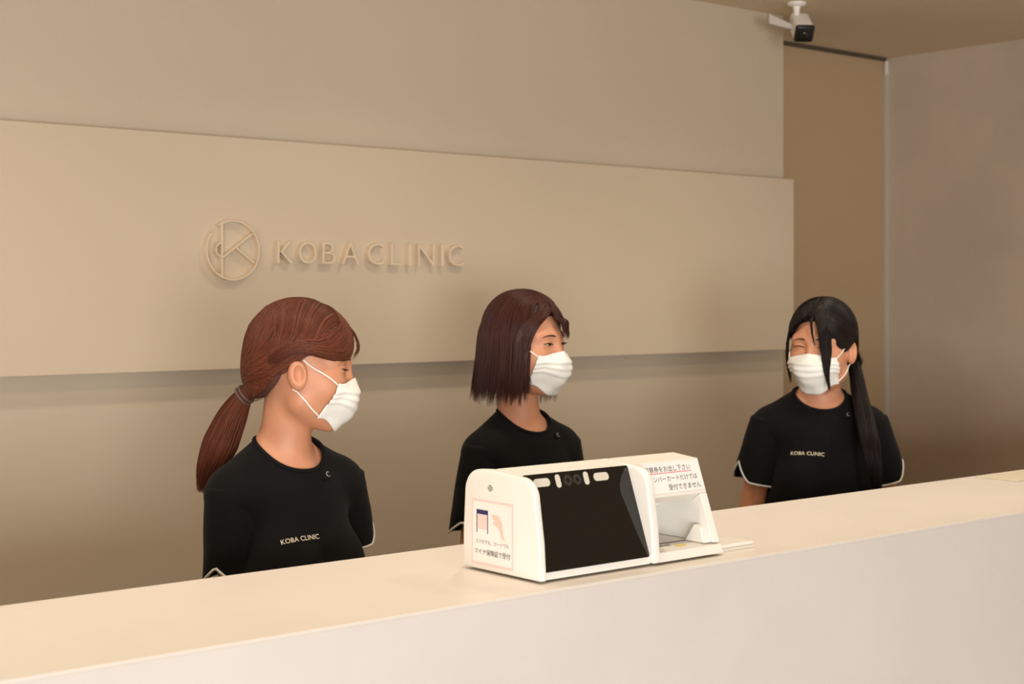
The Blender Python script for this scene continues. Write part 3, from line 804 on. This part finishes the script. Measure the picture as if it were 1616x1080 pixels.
    for s in (1, -1):
        G = smin(G, cone(x, y, z, (s * 0.08, -0.01, zs - 0.44), (s * 0.088, -0.015, 0.085), 0.092, 0.060), 0.03)
    PV, PQ = surface_nets(G, g1, g2, g3); PT_ = tri_of(PQ)
    PV, PT_ = clip_mesh(PV, PT_, 0.075 - PV[:, 2]); PV, PT_ = clip_mesh(PV, PT_, PV[:, 2] - 0.90)
    fast_mesh('trousers', PV, PT_, M_PANTS, root)
    for s in (1, -1):
        g1, g2, g3 = np.arange(s * 0.085 - 0.06, s * 0.085 + 0.061, 0.006), np.arange(-0.11, 0.21, 0.007), np.arange(-0.02, 0.12, 0.006)
        x, y, z = g1[:, None, None], g2[None, :, None], g3[None, None, :]
        G = smin(cone(x, y, z, (s * 0.085, -0.035, 0.035), (s * 0.085, 0.125, 0.030), 0.043, 0.040), cone(x, y, z, (s * 0.085, -0.03, 0.05), (s * 0.085, -0.02, 0.085), 0.042, 0.042), 0.03)
        G = smax(G, 0.003 - z + 0 * x + 0 * y, 0.004)
        SV, SQ = surface_nets(G, g1, g2, g3); fast_mesh('shoe', SV, SQ, M_SHOE, root)
    # ---------------- face: eyes, brows
    fwd = Rh @ np.array([0, 1.0, 0])
    def on_face(u_, v_, off=0.0008, side=None):
        """head-local x,z -> point on the face, cast from the front"""
        o_ = h2b([u_, 0.2, v_]); h = cast(o_, -fwd)
        if h is None: return h2b([u_, 0.07, v_])
        return h[0] + fwd * off
    M_BROW = mat('brow_%d_%d_%d' % brow_rgb, brow_rgb, 0.8)
    for s in (1, -1):
        ex, ez = s * 0.031, 0.0085
        if eye == 'open': up_h, lo_h, wv = 0.0035, 0.0023, 0.0138
        elif eye == 'down': up_h, lo_h, wv = 0.0006, 0.0030, 0.0140
        else: up_h, lo_h, wv = 0.0034, -0.0014, 0.0140
        us = np.linspace(-1, 1, 17)
        cz = lambda u_: ez + 0.0012 * u_ * 1.0                          # outer corner slightly higher
        topc = [(ex + s * u_ * wv, cz(u_) + up_h * (1 - abs(u_) ** 2.2)) for u_ in us]
        botc = [(ex + s * u_ * wv, cz(u_) - lo_h * (1 - abs(u_) ** 2.0)) for u_ in us]
        rows = 6; EV = []
        for j in range(rows):
            t = j / (rows - 1)
            for a, b in zip(topc, botc): EV.append(on_face(a[0] + (b[0] - a[0]) * t, a[1] + (b[1] - a[1]) * t, 0.0007))
        EF = [(j * 17 + i, j * 17 + i + 1, (j + 1) * 17 + i + 1, (j + 1) * 17 + i) for j in range(rows - 1) for i in range(16)]
        er_ = link_mesh('eye', EV, EF, M_SCLERA if eye == 'open' else M_LASH, root, True)
        if eye == 'open':
            IV = []; nI = 20
            for j in range(4):
                for i in range(nI):
                    a = 2 * math.pi * i / nI; rr = 0.0062 * j / 3
                    pu, pv = ex - s * 0.0 + rr * math.cos(a), ez + 0.0008 + rr * math.sin(a)
                    uu = np.clip((pu - ex) / (s * wv), -1, 1)
                    pv = min(max(pv, cz(uu) - lo_h * (1 - abs(uu) ** 2) * 0.98), cz(uu) + up_h * (1 - abs(uu) ** 2.2))
                    IV.append(on_face(pu, pv, 0.0013))
            IF = [(j * nI + i, j * nI + (i + 1) % nI, (j + 1) * nI + (i + 1) % nI, (j + 1) * nI + i) for j in range(3) for i in range(nI)]
            link_mesh('iris', IV, IF, M_IRIS, er_, True)
        lash = np.array([on_face(a[0], a[1] + 0.0003, 0.0014) for a in topc] + [on_face(ex + s * (wv + 0.003), cz(1) + 0.0012, 0.0014)])
        tube_obj('eyelash', lash, np.concatenate([[0.0004], np.full(len(lash) - 2, 0.0010), [0.0003]]), M_LASH, er_, 6)
        # individual lashes
        LV = []; LF = []
        for u_ in np.linspace(-0.6, 1.0, 10):
            p = on_face(ex + s * u_ * wv, cz(u_) + up_h * (1 - abs(u_) ** 2.2), 0.001)
            ctr_ = np.array([p, p + Rh @ np.array([s * (0.001 + 0.001 * u_), 0.0028, -0.0006]), p + Rh @ np.array([s * (0.0015 + 0.002 * u_), 0.0052, 0.0008])])
            tv, tf = tube(spline(ctr_, 5), [0.0005, 0.0005, 0.0004, 0.0003, 0.0001], 4)
            LF += [tuple(i + len(LV) for i in f_) for f_ in tf]; LV += list(tv)
        link_mesh('eyelash', LV, LF, M_LASH, er_)
        bz = 0.0265; BV = []; n_b = 14
        for i in range(n_b):
            t = i / (n_b - 1); u_ = s * (0.014 + 0.036 * t); zc = bz + 0.0045 * math.sin(math.pi * min(1, t * 0.85 + 0.1)) - 0.003 * t
            hgt = 0.0026 * (1 - 0.75 * t) * min(1, 0.5 + t * 3)
            BV += [on_face(u_, zc + hgt, 0.0008), on_face(u_, zc, 0.0018), on_face(u_, zc - hgt, 0.0008)]
        BF = [(i * 3 + k, i * 3 + k + 1, (i + 1) * 3 + k + 1, (i + 1) * 3 + k) for i in range(n_b - 1) for k in range(2)]
        link_mesh('eyebrow', BV, BF, M_BROW, root, True)
    # ---------------- face mask
    nu, nv = 49, 40
    vs_ = np.linspace(0, 1, nv); us_ = np.linspace(-1, 1, nu)
    key = np.array([0, .1, .25, .5, .75, 1.0])
    cy_ = np.interp(vs_, key, [0.0925, 0.103, 0.1115, 0.1125, 0.103, 0.074]); cz_ = np.interp(vs_, key, [-0.008, -0.017, -0.032, -0.058, -0.084, -0.108])
    k3 = np.array([0, .5, 1.0])
    exx = np.interp(vs_, k3, [0.0520, 0.0540, 0.0450]); eyy = np.interp(vs_, k3, [0.062, 0.054, 0.036]); ezz = np.interp(vs_, k3, [-0.0190, -0.046, -0.082])
    for _ in range(3):
        for arr in (cy_, cz_): arr[1:-1] = 0.5 * arr[1:-1] + 0.25 * (arr[:-2] + arr[2:])
    A = us_[None, :] * (math.pi / 2)
    sA, cA = np.sin(A), np.cos(A)
    MX = exx[:, None] * np.sign(sA) * np.abs(sA) ** 0.9 * 1.0
    MY = eyy[:, None] + (cy_ - eyy)[:, None] * cA ** 0.85
    MZ = cz_[:, None] + (ezz - cz_)[:, None] * sA ** 2
    nose_w = np.exp(-(MX / 0.016) ** 2)
    P = np.stack([MX, MY, MZ], -1)
    P = push_out(P, 0.0045, head_sdf, 4)
    for _ in range(8):
        Pn = P.copy(); Pn[1:-1, 1:-1] = 0.25 * (P[:-2, 1:-1] + P[2:, 1:-1] + P[1:-1, :-2] + P[1:-1, 2:])
        Pn[-1, 1:-1] = 0.5 * P[-1, 1:-1] + 0.25 * (P[-1, :-2] + P[-1, 2:]); Pn[0, 1:-1] = 0.5 * P[0, 1:-1] + 0.25 * (P[0, :-2] + P[0, 2:]); P = Pn
    P = push_out(P, 0.0025, head_sdf, 2)
    ctr_ = np.array([0, 0.02, -0.045]); nrm = P - ctr_; nrm /= np.linalg.norm(nrm, axis=-1)[..., None]
    saw = np.zeros(nv)
    for c0 in (0.26, 0.42, 0.58): saw += 0.0042 * np.clip((vs_ - c0 + 0.13) / 0.13, 0, 1) * (vs_ < c0)
    saw = np.convolve(np.pad(saw, 1, 'edge'), [0.2, 0.6, 0.2], 'valid')
    amp = 0.75 + 0.35 * np.abs(us_)
    P = P + nrm * (saw[:, None] * amp[None, :])[..., None] * 1.0
    P = P + nrm * (0.0011 * np.sin(us_ * 9 + 1)[None, :] * np.sin(vs_ * 11)[:, None])[..., None]
    MV = h2b(P.reshape(-1, 3)); MF = [(j * nu + i, j * nu + i + 1, (j + 1) * nu + i + 1, (j + 1) * nu + i) for j in range(nv - 1) for i in range(nu - 1)]
    bm = bmesh.new(); vs2 = [bm.verts.new(p) for p in MV]
    for q_ in MF: bm.faces.new([vs2[i] for i in q_])
    mk = bm_link('face_mask', bm, M_MASK, root, True)
    md = mk.modifiers.new('thickness', 'SOLIDIFY'); md.thickness = 0.0012; md.offset = 1
    for s, ci in ((1, nu - 1), (-1, 0)):
        tc_, bc_ = P[2, ci], P[nv - 3, ci]
        for loop in ([tc_ - [s * .002, 0, 0], (s * 0.064, 0.034, -0.002), (s * 0.0720, 0.010, 0.010), (s * 0.0750, -0.002, 0.018)],
                     [(s * 0.0745, -0.010, -0.036), (s * 0.0690, 0.002, -0.047), (s * 0.060, 0.018, -0.062), bc_ - [s * .002, 0, 0]]):
            LP = push_out(spline(loop, 24), 0.0022, head_sdf, 3)
            tube_obj('ear_loop', h2b(LP), 0.0016, M_LOOP, mk, 6)
    # ---------------- hair
    M_HAIR = mat('hair_%d_%d_%d' % hair_rgb, hair_rgb, 0.42, island=0.32, spec=0.26)
    M_CAP = mat('hair_base_%d_%d_%d' % hair_rgb, tuple(int(c * 0.7) for c in hair_rgb), 0.6, mottle=0.2, mscale=60)
    g1, g2, g3 = np.arange(-0.10, 0.101, 0.0045), np.arange(-0.135, 0.10, 0.0045), np.arange(-0.10, 0.140, 0.0045)
    HV, HQ = surface_nets(hair_sdf(g1[:, None, None], g2[None, :, None], g3[None, None, :]), g1, g2, g3); HT = tri_of(HQ)
    zl = np.interp(HV[:, 1], [-.13, -.06, -.040, -.028, .010, .030, .050, .062, .075, .11], style.get('hairline', [-.088, -.064, -.03, .016, .026, .032, .052, .072, .084, .088]))
    HV, HT = clip_mesh(HV, HT, zl - HV[:, 2])
    zl = np.interp(HV[:, 1], [-.13, -.06, -.040, -.028, .010, .030, .050, .062, .075, .11], style.get('hairline', [-.088, -.064, -.03, .016, .026, .032, .052, .072, .084, .088]))
    wgt = np.clip((HV[:, 2] - zl) / 0.030, 0, 1); wgt = wgt * wgt * (3 - 2 * wgt)
    skin_p = push_out(HV, 0.0015, head_sdf, 5, two=1.0)
    wgt = np.maximum(wgt, np.clip((-0.005 - HV[:, 1]) / 0.03, 0, 1))
    HV = skin_p + (HV - skin_p) * wgt[:, None]
    hair = fast_mesh('hair', h2b(HV), HT, M_CAP, root)
    md = hair.modifiers.new('thickness', 'SOLIDIFY'); md.thickness = 0.002; md.offset = -1
    style['build'](dict(h2b=h2b, w2h=w2h, w2b=w2b, root=root, hair=hair, M=M_HAIR, cap=M_CAP, hc=hc, body_sdf=None))
    # ---------------- embroidery and snap button
    def on_top(px, py):
        o_ = w2b(CP); d_ = w2b(at_d(px, py, 1.0)) - o_
        h = tbvh.ray_cast(Vector(o_), Vector(d_)); return None if h[0] is None else (np.array(h[0]), np.array(h[1]))
    if text_px:
        a = on_top(*text_px[0]); b = on_top(*text_px[1])
        if a and b:
            mid = (a[0] + b[0]) / 2; n = a[1] + b[1]; n /= np.linalg.norm(n); uu = b[0] - a[0]; wid = np.linalg.norm(uu); uu /= wid; vv = np.cross(n, uu); vv /= np.linalg.norm(vv)
            me = text_mesh('KOBA CLINIC', 1.0, 0.0, 'CENTER', 1.05, 0.012); tv, tf = me_arrays(me)
            sc_ = wid / (tv[:, 0].max() - tv[:, 0].min()); tv = tv * sc_; W = []
            tv[:, 1] -= 0.5 * (tv[:, 1].max() + tv[:, 1].min())
            tv[:, 0] -= 0.5 * (tv[:, 0].max() + tv[:, 0].min())
            for p in tv:
                o_ = mid + uu * p[0] + vv * p[1] + n * 0.05; h = tbvh.ray_cast(Vector(o_), Vector(-n))
                W.append(np.array(h[0]) + n * 0.0012 if h[0] is not None else o_ - n * 0.05)
            link_mesh('embroidery', W, tf, M_STITCH, top)
    if snap_px:
        h = on_top(*snap_px)
        if h:
            p, n = h; tv, tf = tube([p - n * 0.001, p + n * 0.003, p + n * 0.0038], [0.007, 0.0066, 0.004], 18); link_mesh('snap_button', tv, tf, M_SCRUB2, top, True)
            e1 = np.cross(n, [0, 0, 1.0]); e1 /= np.linalg.norm(e1); e2 = np.cross(n, e1)
            P_ = [p + n * 0.004 + e1 * (0.008 + 0.0045 * math.cos(a)) * -1 + e2 * 0.0045 * math.sin(a) - e2 * 0.003 for a in np.linspace(0.7, 5.6, 14)]
            tube_obj('snap_ring', P_, 0.0011, M_SNAP, top, 6)
    return dict(root=root, h2b=h2b)

CEN = np.array([0, -0.018, 0.02])
def rnd(n, a, b): return rng.uniform(a, b, n)
def add_strands(c, name, C, n, width, thick, off, parent=None, taper=0.3, push=True, hug=(0.0, 0.0), sink=0.0):
    # hug = (u0, u1): fully snapped to the hair shell up to u0, free from u1 on; sink: roots start that far below it
    """C: (N,M,3) head-local control points"""
    P = cr_many(C, n)
    if push:
        u = np.linspace(0, 1, n); two = np.clip((hug[1] - u) / max(hug[1] - hug[0], 1e-6), 0, 1)
        so = np.asarray(off)[:, None] - np.asarray(sink * np.ones(len(P)))[:, None] * np.clip(1 - u / 0.22, 0, 1)[None, :] ** 1.5
        P = push_out(P, so, two=np.broadcast_to(two[None, :], P.shape[:2]), it=4)
    Vh, F = strands_mesh(P, width, thick, CEN, taper)
    return fast_mesh(name, c['h2b'](Vh), F, c['M'], parent or c['hair'])
def hairline_pt(t):
    """t in [0,1]: forehead centre -> temple -> above ear -> nape, right side"""
    K = np.array([(0.0, .0800, .086), (.030, .074, .083), (.055, .056, .066), (.068, .040, .040), (.0735, .020, .028), (.076, -.004, .030), (.074, -.028, .020), (.070, -.042, -.022), (.056, -.066, -.060), (.028, -.092, -.082), (0.0, -.100, -.088)])
    s = t * (len(K) - 1); i = np.minimum(s.astype(int), len(K) - 2); f = (s - i)[:, None]
    return K[i] * (1 - f) + K[i + 1] * f
def pulled_back(c, N, tie, w=(0.0014, 0.0030), part=0.0, tmin=0.12):
    """strands combed from the parting and the hairline over the skull to a tie point"""
    tie = np.asarray(tie)
    s = np.where(rng.random(N) < 0.5, 1.0, -1.0)
    kind = rng.random(N)
    t = tmin + (1 - tmin) * rng.random(N)
    root = hairline_pt(t); root[:, 0] *= s
    y = 0.078 - 0.165 * rng.random(N)
    top = np.stack([part + s * rnd(N, 0.0, 0.004), y, 0.038 + 0.093 * np.sqrt(np.clip(1 - ((y + 0.0155) / 0.1005) ** 2, 0.02, 1))], 1)
    is_top = kind < 0.55
    root[is_top] = top[is_top]
    inw = np.where(is_top, 0, rng.random(N) ** 2 * 0.35)
    T = tie[None, :] + rng.normal(0, 0.006, (N, 3))
    back = is_top & (rng.random(N) < 0.42)
    y = np.where(back, rnd(N, -0.088, 0.01), y)
    root[back] = np.stack([part + s * rnd(N, 0.0, 0.004), y, 0.038 + 0.093 * np.sqrt(np.clip(1 - ((y + 0.0155) / 0.1005) ** 2, 0.02, 1))], 1)[back]
    # way point on the side of the skull
    my = np.where(is_top, -0.020 + (y - 0.0) * 0.55, 0.5 * (root[:, 1] + T[:, 1]))
    mz = np.where(is_top, 0.060 - 0.02 * rng.random(N), np.where(t < 0.6, 0.036, 0.5 * (root[:, 2] + T[:, 2]) + 0.010))
    mxx = np.where(is_top, 0.086, np.clip(np.abs(root[:, 0]) * 0.6 + 0.045, 0, 0.086))
    mid = np.stack([s * mxx, my, mz], 1)
    mid[back] = np.stack([s * 0.082 * rng.random(N), -0.075 - 0.03 * rng.random(N), 0.050 - 0.03 * rng.random(N)], 1)[back]
    root = root * (1 - inw[:, None]) + mid * inw[:, None]
    q1 = 0.5 * root + 0.5 * mid + np.stack([s * 0.016 * is_top, 0 * y, 0.022 * is_top], 1)
    q2 = 0.5 * mid + 0.5 * T + np.stack([s * 0.014, -0.006 + 0 * y, 0.004 + 0 * y], 1)
    C = np.stack([root, q1, mid, q2, T], 1)
    add_strands(c, 'hair_strands', C, 20, rnd(N, *w), rnd(N, 0.0004, 0.0008), rnd(N, 0.0, 0.0032), taper=0.1, hug=(0.72, 0.92), sink=np.where(is_top, 0.002, 0.009 * (1 - inw * 2)))
def hairline_sweep(c, N, end, tmax=0.40, w=(.0010, .0024)):
    """short strands growing out of the front hairline, up and over towards the side"""
    t = rng.random(N) * tmax; s = np.where(rng.random(N) < 0.5, 1.0, -1.0)
    r = hairline_pt(t); r[:, 0] *= s
    k = t / tmax
    p1 = r + np.stack([s * .006, 0.004 - .010 * k, .020 - .008 * k], 1)
    p2 = np.stack([s * (.052 + .022 * k), .052 - .030 * k, .088 - .030 * k], 1)
    p3 = np.stack([s * (end[0] + 0 * k), end[1] + rnd(N, -.02, .01), end[2] + rnd(N, -.012, .012)], 1)
    add_strands(c, 'hair_strands', np.stack([r, p1, p2, p3], 1), 16, rnd(N, *w), rnd(N, .0005, .001), rnd(N, .0, .003), hug=(1.0, 1.1), sink=0.0095)
def tail(c, ctrl, radii, N, w=(0.0013, 0.0028), flat=1.0, spread=1.0, name='ponytail', n=20, view=None):
    """bundle of strands around a control path (head-local), radii per control point"""
    path = spline(ctrl, n); rad = np.interp(np.linspace(0, 1, n), np.linspace(0, 1, len(radii)), radii)
    T = np.gradient(path, axis=0); T /= np.linalg.norm(T, axis=1)[:, None]
    A = np.cross(T, view if view is not None else np.array([1.0, 0, 0])); A /= np.linalg.norm(A, axis=1)[:, None]; B = np.cross(T, A)
    r = np.sqrt(rng.random(N)); a = rnd(N, 0, 2 * math.pi); tw = rnd(N, -0.3, 0.3)
    u = np.linspace(0, 1, n)
    ang = a[:, None] + tw[:, None] * u[None, :]
    ln = rnd(N, 0.86, 1.0)
    R = r[:, None] * rad[None, :] + 0.0015 * np.sin(u[None, :] * rnd(N, 3, 9)[:, None] + a[:, None]) * u[None, :]
    P = path[None] + (R * np.cos(ang))[..., None] * A[None] + (R * np.sin(ang) * flat)[..., None] * B[None]
    idx = u[None, :] * ln[:, None] * (n - 1); i0 = np.minimum(idx.astype(int), n - 2); f = (idx - i0)[..., None]
    ii = np.arange(N)[:, None]; P = P[ii, i0] * (1 - f) + P[ii, i0 + 1] * f
    Vh, F = strands_mesh(P, rnd(N, *w), rnd(N, 0.0008, 0.0016), path.mean(0) + np.array([0.05, 0.02, 0.03]), 0.25)
    return fast_mesh(name, c['h2b'](Vh), F, c['M'], c['root'])
def hair_tie(c, pos, direction, r, m):
    d = np.asarray(direction, float); d /= np.linalg.norm(d); a = np.cross(d, [1.0, 0.2, 0]); a /= np.linalg.norm(a); b = np.cross(d, a)
    for k in (-0.004, 0.004):
        P = [np.asarray(pos) + d * k + (a * math.cos(t) + b * math.sin(t)) * r for t in np.linspace(0, 2 * math.pi, 28, endpoint=False)]
        tube_obj('hair_tie', c['h2b'](np.array(P)), 0.003, m, c['root'], 8, True)

# ---- first person: low ponytail, profile
def hair_one(c):
    tie = c['w2h'](at_d(391, 618, 2.825))
    pulled_back(c, 3600, tie + np.array([0, 0.012, 0.004]), (.0009, .0020))
    path = [c['w2h'](at_d(*p)) for p in ((400, 612, 2.825), (386, 624, 2.83), (368, 655, 2.845), (347, 702, 2.855), (329, 742, 2.86), (316, 778, 2.86))]
    tail(c, path, [0.013, 0.016, 0.028, 0.034, 0.024, 0.008], 1100)
    hair_tie(c, path[1], np.array(path[1]) - np.array(path[0]), 0.0185, mat('hair_tie_cord', (96, 70, 62), 0.5))
    # side-swept fringe: from the crown forward over the forehead, back to the temple
    hairline_sweep(c, 300, (0.083, -0.04, 0.03))
    N = 900; s = np.where(rng.random(N) < 0.62, 1.0, -1.0); k = rng.random(N)
    yr = .066 - .04 * k + rnd(N, -.01, .01)
    C = np.stack([np.stack([s * rnd(N, 0, .006), yr, 0.038 + 0.093 * np.sqrt(1 - ((yr + .0155) / .1005) ** 2)], 1),
                  np.stack([s * (.012 + .022 * k), .086 - .026 * k, .076 + .026 * k], 1),
                  np.stack([s * (.030 + .028 * k), .086 - .038 * k, .035 + .045 * k + rnd(N, -.004, .004)], 1),
                  np.stack([s * (.058 + .016 * k), .052 - .030 * k, .028 + .028 * k + rnd(N, -.004, .004)], 1),
                  np.stack([s * (.079 + .004 * k), -.010 - .01 * k, .032 + .014 * k + rnd(N, -.004, .004)], 1),
                  np.stack([s * (.074 + 0 * k), -.056 + rnd(N, -.01, .01), .004 + .012 * k + rnd(N, -.006, .006)], 1)], 1)
    add_strands(c, 'fringe', C, 24, rnd(N, .0009, .0019), rnd(N, .0005, .001), rnd(N, .0, .005) + .003 * (1 - k), hug=(0.9, 1.1), sink=0.003)
    N = 46                                            # loose wisps curving over the brow
    yr = rnd(N, .040, .068)
    C = np.stack([np.stack([rnd(N, -.006, .010), yr, 0.038 + 0.093 * np.sqrt(1 - ((yr + .0155) / .1005) ** 2)], 1),
                  np.stack([rnd(N, -.004, .016), rnd(N, .083, .086), rnd(N, .074, .080)], 1),
                  np.stack([rnd(N, .0, .022), rnd(N, .093, .099), rnd(N, .048, .056)], 1),
                  np.stack([rnd(N, .006, .034), rnd(N, .084, .096), rnd(N, .026, .036)], 1)], 1)
    add_strands(c, 'fringe', C, 18, rnd(N, .0006, .0012), rnd(N, .0003, .0006), rnd(N, .0, .003))
# ---- second person: straight bob
def bob(c, N, zend, front=44):
    s = np.where(rng.random(N) < 0.5, 1.0, -1.0)
    ph = np.radians(front + (180 - front) * rng.random(N) ** 0.9)
    dirh = np.stack([s * np.sin(ph), np.cos(ph)], 1)
    a_, b_ = 0.0850, 0.104
    rad = 1 / np.sqrt((dirh[:, 0] / a_) ** 2 + (dirh[:, 1] / b_) ** 2)
    yy = np.clip(0.075 - 0.15 * (np.degrees(ph) - front) / (180 - front) + rng.normal(0, .008, N), -.085, .07)
    root = np.stack([s * rnd(N, .0, .004) + 0.006, yy, 0.038 + 0.093 * np.sqrt(np.clip(1 - ((yy + 0.0155) / 0.1005) ** 2, 0.02, 1))], 1)
    p1 = np.stack([dirh[:, 0] * rad * .72, -.018 + dirh[:, 1] * rad * .72, 0 * ph + .098], 1); p1[:, :2] = 0.75 * p1[:, :2] + 0.25 * root[:, :2]
    p2 = np.stack([dirh[:, 0] * rad * 1.0, -.018 + dirh[:, 1] * rad * 1.0, 0 * ph + .040], 1)
    g = rnd(N, .94, 1.05)
    fr = np.clip((np.degrees(ph) - front) / 50, 0, 1)
    p3 = np.stack([dirh[:, 0] * rad * 1.03 * g, -.018 + dirh[:, 1] * rad * 1.02 * g, 0 * ph - .035], 1)
    lk = np.floor(ph * 14) * 1.7 + s                 # clumps that end together
    zz = zend + 0.010 * np.sin(lk * 5.1) + rnd(N, -.008, .010) + .010 * (1 - fr)
    fl = 1.02 + .10 * fr * (0.5 + 0.5 * np.sin(lk * 3.3))
    p4 = np.stack([dirh[:, 0] * rad * fl * g, -.018 + dirh[:, 1] * rad * fl * g, zz], 1)
    C = np.stack([root, p1, p2, p3, p4], 1)
    add_strands(c, 'hair_strands', C, 22, rnd(N, .0011, .0024), rnd(N, .0005, .0010), rnd(N, .0, .004), taper=0.25, hug=(0.35, 0.5), sink=0.002)
def hair_two(c):
    bob(c, 3600, -0.130)
    hairline_sweep(c, 420, (0.085, 0.0, 0.04))
    N = 330; k = rng.random(N); yr = rnd(N, .010, .066)
    C = np.stack([np.stack([.006 + rnd(N, -.006, .006), yr, 0.038 + 0.093 * np.sqrt(1 - ((yr + .0155) / .1005) ** 2)], 1),
                  np.stack([.016 - .050 * k, .084 - .012 * k ** 2, rnd(N, .076, .088)], 1),
                  np.stack([.010 - .066 * k, .096 - .024 * k ** 2 + rnd(N, -.002, .003), rnd(N, .052, .062)], 1),
                  np.stack([.004 - .072 * k, .100 - .032 * k ** 2 + rnd(N, -.003, .003), rnd(N, .020, .036)], 1)], 1)
    add_strands(c, 'fringe', C, 18, rnd(N, .0010, .0020), rnd(N, .0005, .001), rnd(N, .0, .004), hug=(0.4, 0.6), sink=0.002)
    N = 520                                           # face-framing lock on the near side
    k = rng.random(N)
    C = np.stack([np.stack([rnd(N, .004, .012), .070 - .06 * k, .100 + .024 * k], 1),
                  np.stack([.030 + .018 * k, .076 - .022 * k, rnd(N, .080, .092) + .006 * k], 1),
                  np.stack([.060 + .020 * k, .056 - .030 * k, rnd(N, .034, .046)], 1),
                  np.stack([.074 + .010 * k, .046 - .030 * k, rnd(N, -.040, -.030)], 1),
                  np.stack([rnd(N, .060, .072), .052 - .030 * k + rnd(N, -.005, .01), rnd(N, -.108, -.080)], 1)], 1)
    add_strands(c, 'side_lock', C, 20, rnd(N, .0012, .0028), rnd(N, .0006, .0012), rnd(N, .0, .004), hug=(0.3, 0.5), sink=0.004)
# ---- third person: centre parting, tail over the shoulder
def hair_three(c):
    tie = c['w2h'](at_d(1350, 578, 3.88))
    pulled_back(c, 3400, tie, (.0009, .0022))
    hairline_sweep(c, 360, (0.083, -0.02, 0.04))
    path = [c['w2h'](at_d(*p)) for p in ((1342, 556, 3.88), (1350, 585, 3.85), (1357, 625, 3.80), (1366, 665, 3.74), (1376, 712, 3.69), (1386, 788, 3.68))]
    tail(c, path, [0.018, 0.028, 0.034, 0.038, 0.036, 0.016], 1300, flat=0.6)
    def locks(N, pts, vary, jit, w, off=0.004, hug=(0.22, 0.4)):
        k = rng.random(N)[:, None]
        C = np.stack([np.array(p)[None] + rng.normal(0, jit, (N, 3)) + k * np.array(q)[None] for p, q in zip(pts, vary)], 1)
        add_strands(c, 'side_lock', C, 22, rnd(N, *w), rnd(N, .0006, .0012), rnd(N, .0, off), hug=hug, sink=0.003)
    # hair drawn from the parting across both temples
    for sg in (-1, 1):
        lo = 0.034 if sg < 0 else 0.0
        locks(330 if sg > 0 else 480, [(sg * .003, .064, .106), (sg * .030, .080, .086 - lo * .3), (sg * .058, .058, .050 - lo), (sg * .074, .026, .026 - lo), (sg * .080, -.010, .034 - lo * .5)],
              [(0, -.05, .013), (sg * .008, -.03, .010 + lo * .3), (sg * .012, -.03, .018 + lo), (sg * .006, -.02, .014 + lo), (0, -.01, .01 + lo * .5)], .0018, (.0012, .0026), hug=(0.95, 1.05))
    locks(260, [(-.010, .066, .108), (-.042, .078, .072), (-.062, .058, .028), (-.073, .034, .004), (-.080, -.006, .016)],
          [(0, -.03, .01), (-.004, -.012, .012), (-.004, -.012, .016), (0, -.01, .014), (0, -.01, .01)], .0018, (.0010, .0022), hug=(0.95, 1.05))
    # lock sweeping down over the eye on her left
    locks(300, [(-.003, .062, .112), (-.014, .082, .090), (-.026, .093, .055), (-.034, .100, .005), (-.043, .104, -.045), (-.052, .096, -.098)],
          [(-.002, -.05, .012), (-.016, -.014, .004), (-.024, -.016, .0), (-.018, -.014, 0), (-.007, -.006, 0), (.002, 0, .03)], .0018, (.0012, .0026))
    locks(30, [(.0, .066, .107), (-.004, .084, .086), (-.008, .094, .052), (-.016, .097, .016)], [(0, 0, 0)] * 4, .0016, (.001, .0018))
    # lock along the face edge on her right
    locks(260, [(.003, .062, .108), (.034, .078, .086), (.060, .064, .050), (.073, .054, .008), (.077, .046, -.04), (.072, .038, -.090)],
          [(0, -.05, .012), (.010, -.026, .006), (.010, -.026, .0), (.005, -.018, 0), (.0, -.01, 0), (0, 0, .03)], .0016, (.0012, .0026))

REST = {1: ((0.020, -0.01, -0.27), (-0.06, 0.17, -0.12)), -1: ((-0.030, -0.01, -0.27), (0.06, 0.17, -0.12))}
person('person in black tunic, face turned in profile to the right, nearest the wall emblem',
       (479, 580, 2.80), 96, 9, 0, 45, (-0.012, 0.028), 1.212, {1: ((-0.030, -0.01, -0.27), (-0.05, 0.17, -0.12)), -1: ((-0.030, -0.01, -0.27), (0.06, 0.17, -0.12))}, (102, 54, 36), (60, 36, 26), dict(build=hair_one),
       text_px=((443, 857), (503, 847)), snap_px=(512, 753), eye='down', notch=(0.035, 20), sleeve_L={1: 0.162, -1: 0.128}, hs=0.97, neck_z=0.092)
person('person in black tunic and white mask standing behind the card reader, looking right',
       (832, 545, 3.50), 58, 4, 0, 42, (0.009, 0.020), 1.210, REST, (62, 28, 20), (58, 34, 28), dict(build=hair_two, hairline=[-.088, -.064, -.05, -.04, -.03, .0, .050, .072, .084, .088]),
       snap_px=(877, 690), eye='open', notch=(0.03, 20), sleeve_L=0.188, hs=0.975)
person('person in black tunic facing the colleagues, standing nearest the plaster side wall',
       (1297, 549, 3.80), -31, 4, 0, 2, (0.0, 0.022), 1.240,
       {1: ((0.050, -0.01, -0.265), (-0.10, 0.16, -0.12)), -1: ((-0.058, -0.01, -0.265), (0.08, 0.17, -0.12))},
       (24, 15, 12), (48, 32, 26), dict(build=hair_three),
       text_px=((1248, 716), (1301, 718)), snap_px=(1334, 657), eye='smile', notch=(0.045, 15), sleeve_L=0.152, hs=0.97, sx=0.130)
